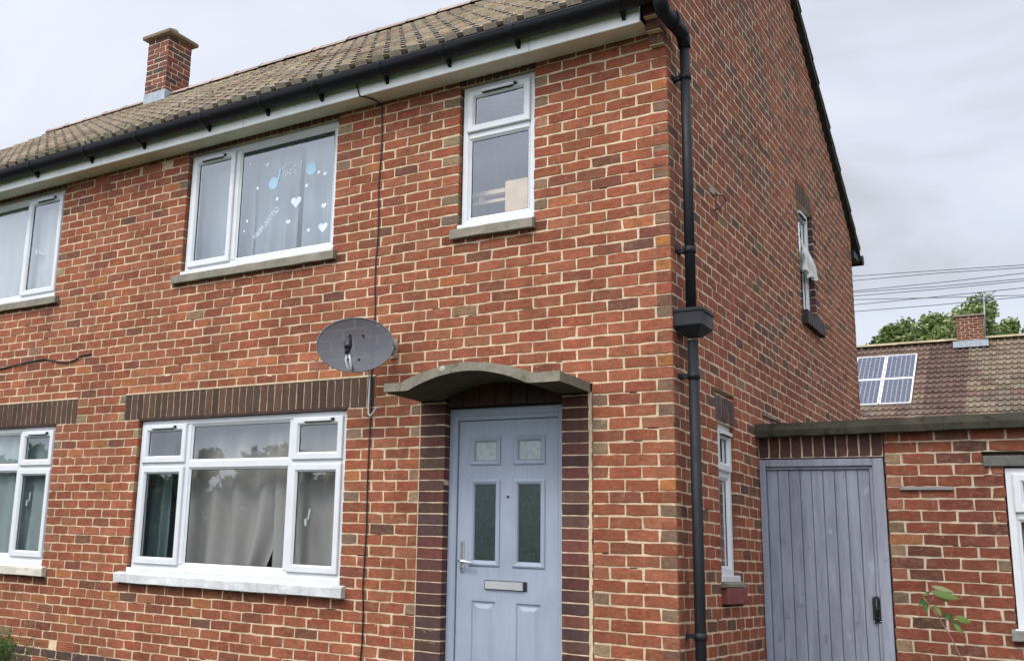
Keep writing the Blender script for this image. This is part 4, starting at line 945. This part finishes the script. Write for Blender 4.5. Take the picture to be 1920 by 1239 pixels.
k = len(fr.v); fr.v += fb.v; fr.f += [tuple(i + k for i in q) for q in fb.f]; fr.m += fb.m; fr.c += fb.c; fr.sm += fb.sm
ridge_caps(fr, -9, 5, FRY, FRZ + .05, [((.40, .32, .20), 1), ((.36, .29, .18), 1)], .45, .14)
fr.build('roof', [TILE, MORTAR], fh)
fw_ = MB(); fw_.box((-8.8, FYE + .4, 0), (4.8, 2 * FRY - FYE - .4, FZE + .1), 0, (.28, .08, .05)); fw_.prism([(FYE + .5, FZE), (2 * FRY - FYE - .5, FZE), (FRY, FRZ - .2)], -8.8, 4.8, lambda p, q, r: (r, p, q), 0, (.28, .08, .05)); fw_.build('wall', [BRICK], fh)
def ray(u, v): return cam.matrix_world.to_3x3() @ Vector(((u - 675.447) / 1943.17, -(v - 623.59) / 1943.17, -1.0))
fx0 = (CAM + ray(1793, 620) * ((29.75 - CAM.y) / ray(1793, 620).y)); fx1 = (CAM + ray(1844, 620) * ((29.75 - CAM.y) / ray(1844, 620).y)); ftop = (CAM + ray(1817, 593) * ((29.75 - CAM.y) / ray(1817, 593).y)).z
fc = MB(); TFC = lambda u, v, w: (u, 29.7 - w, v)
lay(fc, fx0.x, fx1.x, 0, 18, [], TFC, table=[((.15, .045, .03), 3), ((.12, .04, .03), 3), ((.18, .06, .035), 2)], z0=ftop, jamb=False, depth=.1)
fc.box((fx0.x, 29.8, FRZ - .6), (fx1.x, 30.4, ftop), 1); fc.box((fx0.x - .05, 29.66, ftop), (fx1.x + .05, 30.44, ftop + .05), 2); fc.box((fx0.x - .1, 29.55, 8.35), (fx1.x + .12, 29.72, 8.55), 3)
fc.build('chimney', [BRICK, MORTAR, STONE, LEAD], fh)
# solar panels laid on the roof plane
def onroof(u, v, lift=.10):
    d = ray(u, v); nrm = Vector((0, -FSL, 1)); pt = Vector((0, FRY, FRZ + lift)); t = (pt - CAM).dot(nrm) / d.dot(nrm); return CAM + d * t
tr = onroof(1721, 663); trx = tr.x; s_ = Vector((0, 1, FSL)).normalized(); ptop = tr; pbot = onroof(1713, 755); Ls = (ptop - pbot).dot(s_); wp = trx - onroof(1663, 668).x
SOLM = M('solar_cells', (.10, .12, .19), .25, .6)
q = SOLM.n('ShaderNodeTexBrick'); SOLM.t.nodes.remove(q); SOLM = SOLM.m
LINE2 = simple('thin_cell_joint', (.22, .25, .33), .5); CELL = simple('solar_cell_blue_grey', (.075, .083, .115), .5, .35); LINE = simple('pale_cell_lines', (.45, .47, .51), .4); ALU = simple('white_aluminium_frame', (.72, .74, .75), .4)
names = {(0, 0): 'upper right solar panel on the far roof, fully visible', (1, 0): 'upper left solar panel on the far roof, cut by the gable', (0, 1): 'lower right solar panel on the far roof, fully visible', (1, 1): 'lower left solar panel on the far roof, cut by the gable'}
nrm_ = Vector((0, -s_.z, s_.y))
for (i, j), lab in names.items():
    o_ = Vector((trx - (i + 1) * wp, ptop.y, ptop.z)) - s_ * (Ls / 2 * (j + 1)); X = wp - .012; Y = Ls / 2 - .012
    TP = lambda a, b, c: tuple(o_ + Vector((1, 0, 0)) * a + s_ * b + nrm_ * c)
    p = thing('solar_panel', tuple(o_), lab, 'solar panel', 'solar panels on the far roof')
    m = MB(); m.ring(.01, X, .01, Y, [(0, -.04), (0, .012), (.035, .012), (.035, -.04)], TP); m.build('frame', ALU, p)
    m = MB(); m.box((.04, .04, -.03), (X - .03, Y - .03, .0), T=TP)
    cw, chh = (X - .07) / 6, (Y - .07) / 12
    for a in range(7):
        m.box((.038 + a * cw - .004, .04, .0), (.038 + a * cw + .004, Y - .03, .0015), 2, T=TP)
    for a in range(7):
        for b in range(13):
            x_, y_ = .04 + a * cw, .04 + b * chh
            m.add([TP(x_ - .022, y_, .004), TP(x_, y_ - .022, .004), TP(x_ + .022, y_, .004), TP(x_, y_ + .022, .004)], [(0, 1, 2, 3)], 1)
    m.build('cells', [CELL, LINE, LINE2], p)
ae = thing('tv_aerial', (fx1.x + .06, 29.9, 8.4), 'thin tv aerial on a pole beside the far chimney', 'aerial')
def at(u, v, y): d = ray(u, v); return CAM + d * ((y - CAM.y) / d.y)
m = MB(); m.tube([at(1847, 640, 29.9), at(1845, 556, 29.9)], .022, 6); m.build('pole', LEAD, ae)
m = MB(); A, B = at(1843, 562, 29.9), at(1867, 545, 29.9); m.tube([A, B], .018, 6)
for t in range(9):
    c_ = A + (B - A) * (t / 8.0); L_ = .10 + .05 * (t < 3); m.tube([c_ + Vector((0, -L_, 0)), c_ + Vector((0, L_, 0))], .006, 4); m.tube([c_ + Vector((0, 0, -.03)), c_ + Vector((0, 0, .03))], .01, 4)
m.tube([at(1836, 551, 29.9), at(1838, 566, 29.9)], .012, 4); m.tube([at(1848, 553, 29.9), at(1857, 566, 29.9)], .012, 4); m.tube([at(1838, 558, 29.9), at(1858, 563, 29.9)], .012, 4); m.build('antenna', LEAD, ae)

# overhead wires
WL = [((1590, 518.5), (1760, 507), (1940, 495.5)), ((1590, 527), (1760, 512), (1940, 500.5)), ((1590, 546.5), (1760, 530), (1940, 510)), ((1590, 549), (1760, 537), (1940, 520.5)), ((1590, 556), (1760, 542), (1940, 524.5)),
      ((1590, 562), (1760, 558), (1940, 553)), ((1590, 572.5), (1760, 556), (1940, 537.5)), ((1590, 585), (1760, 571.5), (1940, 554.5))]
labs = ['topmost overhead wire right of the gable', 'second overhead wire from the top, just under the topmost', 'third overhead wire, upper line of the middle group', 'fourth overhead wire, middle line of the middle group', 'fifth overhead wire, lowest line of the middle group',
        'nearly level overhead wire crossing the aerial', 'overhead wire that crosses the nearly level one', 'lowest overhead wire, just above the tree']
for L3, lb_ in zip(WL, labs):
    pts = [at(u, v, y) for (u, v), y in zip(L3, (20.0, 19.5, 19.0))]
    d0 = pts[0] - pts[1]; pts = [pts[0] + d0 * 2 + Vector((0, 0, .05))] + pts + [pts[-1] + (pts[-1] - pts[-2]) * 4 + Vector((0, 0, .2))]
    cable('overhead_wire', pts, .0085, simple('wire_grey', (.10, .10, .12), .6), lb_, 'wire', 'overhead wires right of the gable')

# ---------------------------------------------------------------- foliage
LEAFM = mat_leaf('broad_leaves'); BARK = mat_stone('bark', (.09, .07, .05), (.04, .035, .03))
def tree(loc, h, cr, seed, label, leaf=.16, nleaf=9000, trunk_r=.25, group=None, cols=((.055, .10, .018), (.085, .14, .03), (.035, .07, .015), (.12, .17, .05)), flat=.8):
    rr = random.Random(seed); t = thing('tree', loc, label, 'tree', group); L = Vector(loc)
    m = MB(); base = L + Vector((0, 0, 0)); fork = L + Vector((0, 0, h - cr * 1.5)); m.tube([base, (base + fork) / 2 + Vector((.1, .05, 0)), fork], trunk_r, 9, r1=trunk_r * .7)
    cen = L + Vector((0, 0, h - cr * flat)); clumps = []
    for k in range(34):
        th = rr.uniform(0, 2 * math.pi); ph = math.acos(rr.uniform(-.55, 1)); q = rr.uniform(.45, 1.0)
        c = cen + Vector((math.cos(th) * math.sin(ph) * cr * q, math.sin(th) * math.sin(ph) * cr * q, math.cos(ph) * cr * flat * q)); clumps.append((c, rr.uniform(.14, .30) * cr))
        if k % 2 == 0: mid = (fork + c) / 2 + Vector((rr.uniform(-.3, .3), rr.uniform(-.3, .3), rr.uniform(0, .4))); m.tube([fork, mid, c], trunk_r * .35, 5, r1=.02)
    m.build('trunk', BARK, t)
    f = MB()
    for i in range(nleaf):
        c, cr_ = clumps[rr.randrange(len(clumps))]; d = Vector((rr.gauss(0, 1), rr.gauss(0, 1), rr.gauss(0, 1))).normalized() * cr_ * (rr.random() ** .33) * rr.uniform(.75, 1.08)
        p = c + d; a = Vector((rr.gauss(0, 1), rr.gauss(0, 1), rr.gauss(0, .6))).normalized() * leaf * rr.uniform(.6, 1.2); b = a.cross(Vector((rr.gauss(0, 1), rr.gauss(0, 1), rr.gauss(0, 1)))).normalized() * leaf * .45
        col = rr.choice(cols); k = rr.uniform(.75, 1.25); f.add([p - a, p + b, p + a * .9, p - b], [(0, 1, 2, 3)], 0, tuple(x * k for x in col))
    f.build('crown', LEAFM, t); return t
tp = at(1765, 640, 42); tree((tp.x, 42, 0), at(1740, 580, 42).z + .15, 2.75, 3, 'leafy green tree rising behind the far roof and chimney', .11, 24000, cols=((.12, .17, .04), (.20, .26, .075), (.065, .10, .025), (.34, .38, .17)))
tp2 = at(1858, 640, 45); tree((tp2.x, 45, 0), at(1860, 592, 45).z, 1.75, 8, 'smaller leafy tree to the right of the far chimney', .11, 12000, .15, cols=((.12, .17, .04), (.20, .26, .075), (.065, .10, .025), (.34, .38, .17)))
tp3 = at(1648, 644, 44); tree((tp3.x, 44, 0), at(1648, 632, 44).z, .55, 15, 'tip of a dark tree just showing above the far roof near the gable', .10, 500, .08)
# trees across the street, mirrored in the windows
def reftree(x, y, h, cr, s): return tree((x, y, 0), h, cr, s, '', .30, 2600, .3)
src = None
for k, (x, y, h, sc) in enumerate([(-46 + 4.6 * q_ + (q_ % 3) * .5, -25 - (q_ * 7 % 5) * .8, 5, .88 + (q_ * 5 % 7) * .05) for q_ in range(13)]):
    if src is None: src = tree((x, y, 0), 5.0, 3.1, 40, 'street tree opposite the houses, mirrored in the windows', .26, 9000, .22, 'trees across the street', flat=.85); r_ = src
    else:
        r_ = src.copy(); COL.objects.link(r_); r_.location = (x, y, 0)
        for c_ in list(src.children):
            q = c_.copy(); COL.objects.link(q); q.parent = r_
    r_.scale = (sc, sc, sc); r_.rotation_euler = (0, 0, k * 1.3)

hg = thing('hedge', (-18, -11.5, 0), 'clipped garden hedge across the street side, mirrored low in the windows', 'hedge')
rr = random.Random(77); m = MB(); m.box((-46, -12.4, 0), (10, -11.2, 1.7)); m.build('hedge_core', simple('hedge_dark', (.02, .03, .01), .9), hg); m = MB()
for i in range(15000):
    x = rr.uniform(-46, 10); t = rr.random(); p = Vector((x, -11.2 + rr.uniform(-.1, .12), rr.uniform(0, 1.75))) if t < .7 else Vector((x, rr.uniform(-12.4, -11.1), 1.7 + rr.uniform(-.05, .35) * rr.random()))
    a = Vector((rr.gauss(0, 1), rr.gauss(0, 1), rr.gauss(0, 1))).normalized() * .09; b = a.orthogonal().normalized() * .04
    m.add([p - a, p + b, p + a, p - b], [(0, 1, 2, 3)], 0, rr.choice(((.05, .09, .02), (.08, .12, .03), (.03, .06, .015))))
m.build('foliage', LEAFM, hg)

# feathery shrub at the bottom left
shb = thing('shrub', (-6.05, -.52, 0), 'feathery bright green shrub at the bottom left corner against the wall', 'shrub')
m = MB(); mm = MB(); rr = random.Random(5)
for i in range(70):
    th = rr.uniform(0, 2 * math.pi); sp = rr.uniform(.02, .42); hh = rr.uniform(.36, .62) * (1 - sp * .35)
    p0 = Vector((-6.05, -.52, 0)); p1 = p0 + Vector((math.cos(th) * sp * .5, math.sin(th) * sp * .4, hh * .6)); p2 = p0 + Vector((math.cos(th) * sp * 1.1, math.sin(th) * sp * .8, hh))
    m.tube([p0, p1, p2], .004, 4, r1=.0015)
    for k in range(60):
        t = rr.uniform(.35, 1.05); c = p1 + (p2 - p1) * ((t - .3) / .7); a = Vector((rr.gauss(0, 1), rr.gauss(0, 1), rr.gauss(.5, .8))).normalized() * rr.uniform(.02, .05); b = a.cross(Vector((rr.gauss(0, 1), rr.gauss(0, 1), 0))).normalized() * .0035
        col = rr.choice(((.09, .17, .03), (.13, .22, .05), (.05, .10, .02))); mm.add([c, c + a * .5 + b, c + a, c + a * .5 - b], [(0, 1, 2, 3)], 0, col)
m.build('stems', BARK, shb); mm.build('foliage', LEAFM, shb)
wd = MB()
for i in range(46):
    x = rr.uniform(-5.95, -5.1); p = Vector((x, rr.uniform(-.16, -.05), -.02)); hh = rr.uniform(.25, .42) * (1.0 if x < -5.5 else .75); ln_ = Vector((rr.uniform(-.12, .12), rr.uniform(-.06, .02), hh))
    b = Vector((.004, 0, 0)); mid = p + ln_ * .55 + Vector((0, -.01, .02)); wd.add([p - b, p + b, mid + b, mid - b], [(0, 1, 2, 3)], 0, (.16, .20, .06)); wd.add([mid - b, mid + b, p + ln_], [(0, 1, 2)], 0, (.22, .24, .10))
tag(wd.build('weeds', LEAFM, None, (-5.6, -.1, 0)), 'thin grass blades and weeds along the foot of the wall', 'weeds', kind='stuff')
# moss tuft on the gutter
ms_ = MB()
for (x, n_) in ((-1.52, 90), (-1.40, 60), (-1.30, 50), (-3.35, 26)):
    for i in range(n_):
        p = Vector((x + rr.gauss(0, .045), -.24 + rr.gauss(0, .03), 5.27 + rr.uniform(0, .035))); a = Vector((rr.gauss(0, 1), rr.gauss(0, 1), rr.gauss(.6, .6))).normalized() * .03; b = a.orthogonal().normalized() * .007
        ms_.add([p - b, p + b, p + a], [(0, 1, 2)], 0, rr.choice(((.16, .18, .04), (.10, .12, .03), (.22, .22, .08))))
tag(ms_.build('moss', LEAFM, None, (-1.5, -.24, 5.27)), 'green moss tufts growing at the tile edge above the gutter', 'moss', kind='stuff')
# sapling in front of the outhouse
sp = thing('sapling', (1.52, 1.45, 0), 'thin leaning sapling with a few green leaves in front of the outhouse wall', 'sapling')
g_ = lambda u, v: at(u, v, 1.45)
b0 = g_(1812, 1262); stem = [Vector((1.50, 1.45, 0)), (Vector((1.50, 1.45, 0)) + b0) / 2 + Vector((-.02, 0, .02)), b0, g_(1805, 1239), g_(1783, 1193), g_(1762, 1160), g_(1742, 1133), g_(1730, 1118)]
m = MB(); m.tube(stem, .006, 7, r1=.0025); m.tube([g_(1772, 1163), g_(1785, 1160), g_(1795, 1158)], .0022, 5); m.tube([g_(1775, 1172), g_(1790, 1180)], .002, 5); m.tube([g_(1742, 1133), g_(1750, 1118)], .002, 5)
m.build('stem', simple('reddish_stem', (.24, .13, .09), .7), sp)
def lf(a, b, w, col, dy=0.0, bend=.012):
    w *= 1.2; A, B = g_(*a), g_(*b) + Vector((0, dy, 0)); ax = B - A; sd_ = ax.cross(Vector((0, -1, .35))).normalized(); N = 8; P = []; nrm = ax.cross(sd_).normalized()
    for i in range(N + 1):
        t = i / N; ww = w * math.sin(math.pi * t ** .8) ** .9 + .0004; c = A + ax * t + nrm * bend * math.sin(math.pi * t) + Vector((0, 0, -.015 * t * t))
        P += [c - sd_ * ww + nrm * ww * .25, c, c + sd_ * ww + nrm * ww * .25]
    m = MB(); m.add(P, [(3 * i + k, 3 * i + k + 1, 3 * i + 4 + k, 3 * i + 3 + k) for i in range(N) for k in (0, 1)], 0, col, True); m.build('leaf', LEAFM, sp)
LG, LD = (.125, .20, .045), (.055, .105, .025)
for (a, b, w, c_, dy) in (((1744, 1108), (1802, 1118), .020, LG, -.05), ((1746, 1098), (1790, 1106), .014, (.24, .28, .13), -.02), ((1748, 1106), (1783, 1128), .011, LG, .02), ((1728, 1120), (1740, 1146), .012, LD, -.03), ((1730, 1120), (1722, 1132), .009, LD, .0),
                          ((1750, 1132), (1766, 1150), .013, LG, -.03), ((1768, 1150), (1792, 1162), .012, LD, .02), ((1790, 1155), (1822, 1162), .018, LG, -.05), ((1785, 1160), (1806, 1184), .014, LD, -.02), ((1788, 1168), (1804, 1182), .011, LG, -.04),
                          ((1738, 1128), (1736, 1142), .008, LG, .02), ((1772, 1160), (1786, 1146), .010, LD, 0), ((1732, 1116), (1742, 1104), .009, LG, -.01)):
    lf(a, b, w, c_, dy)
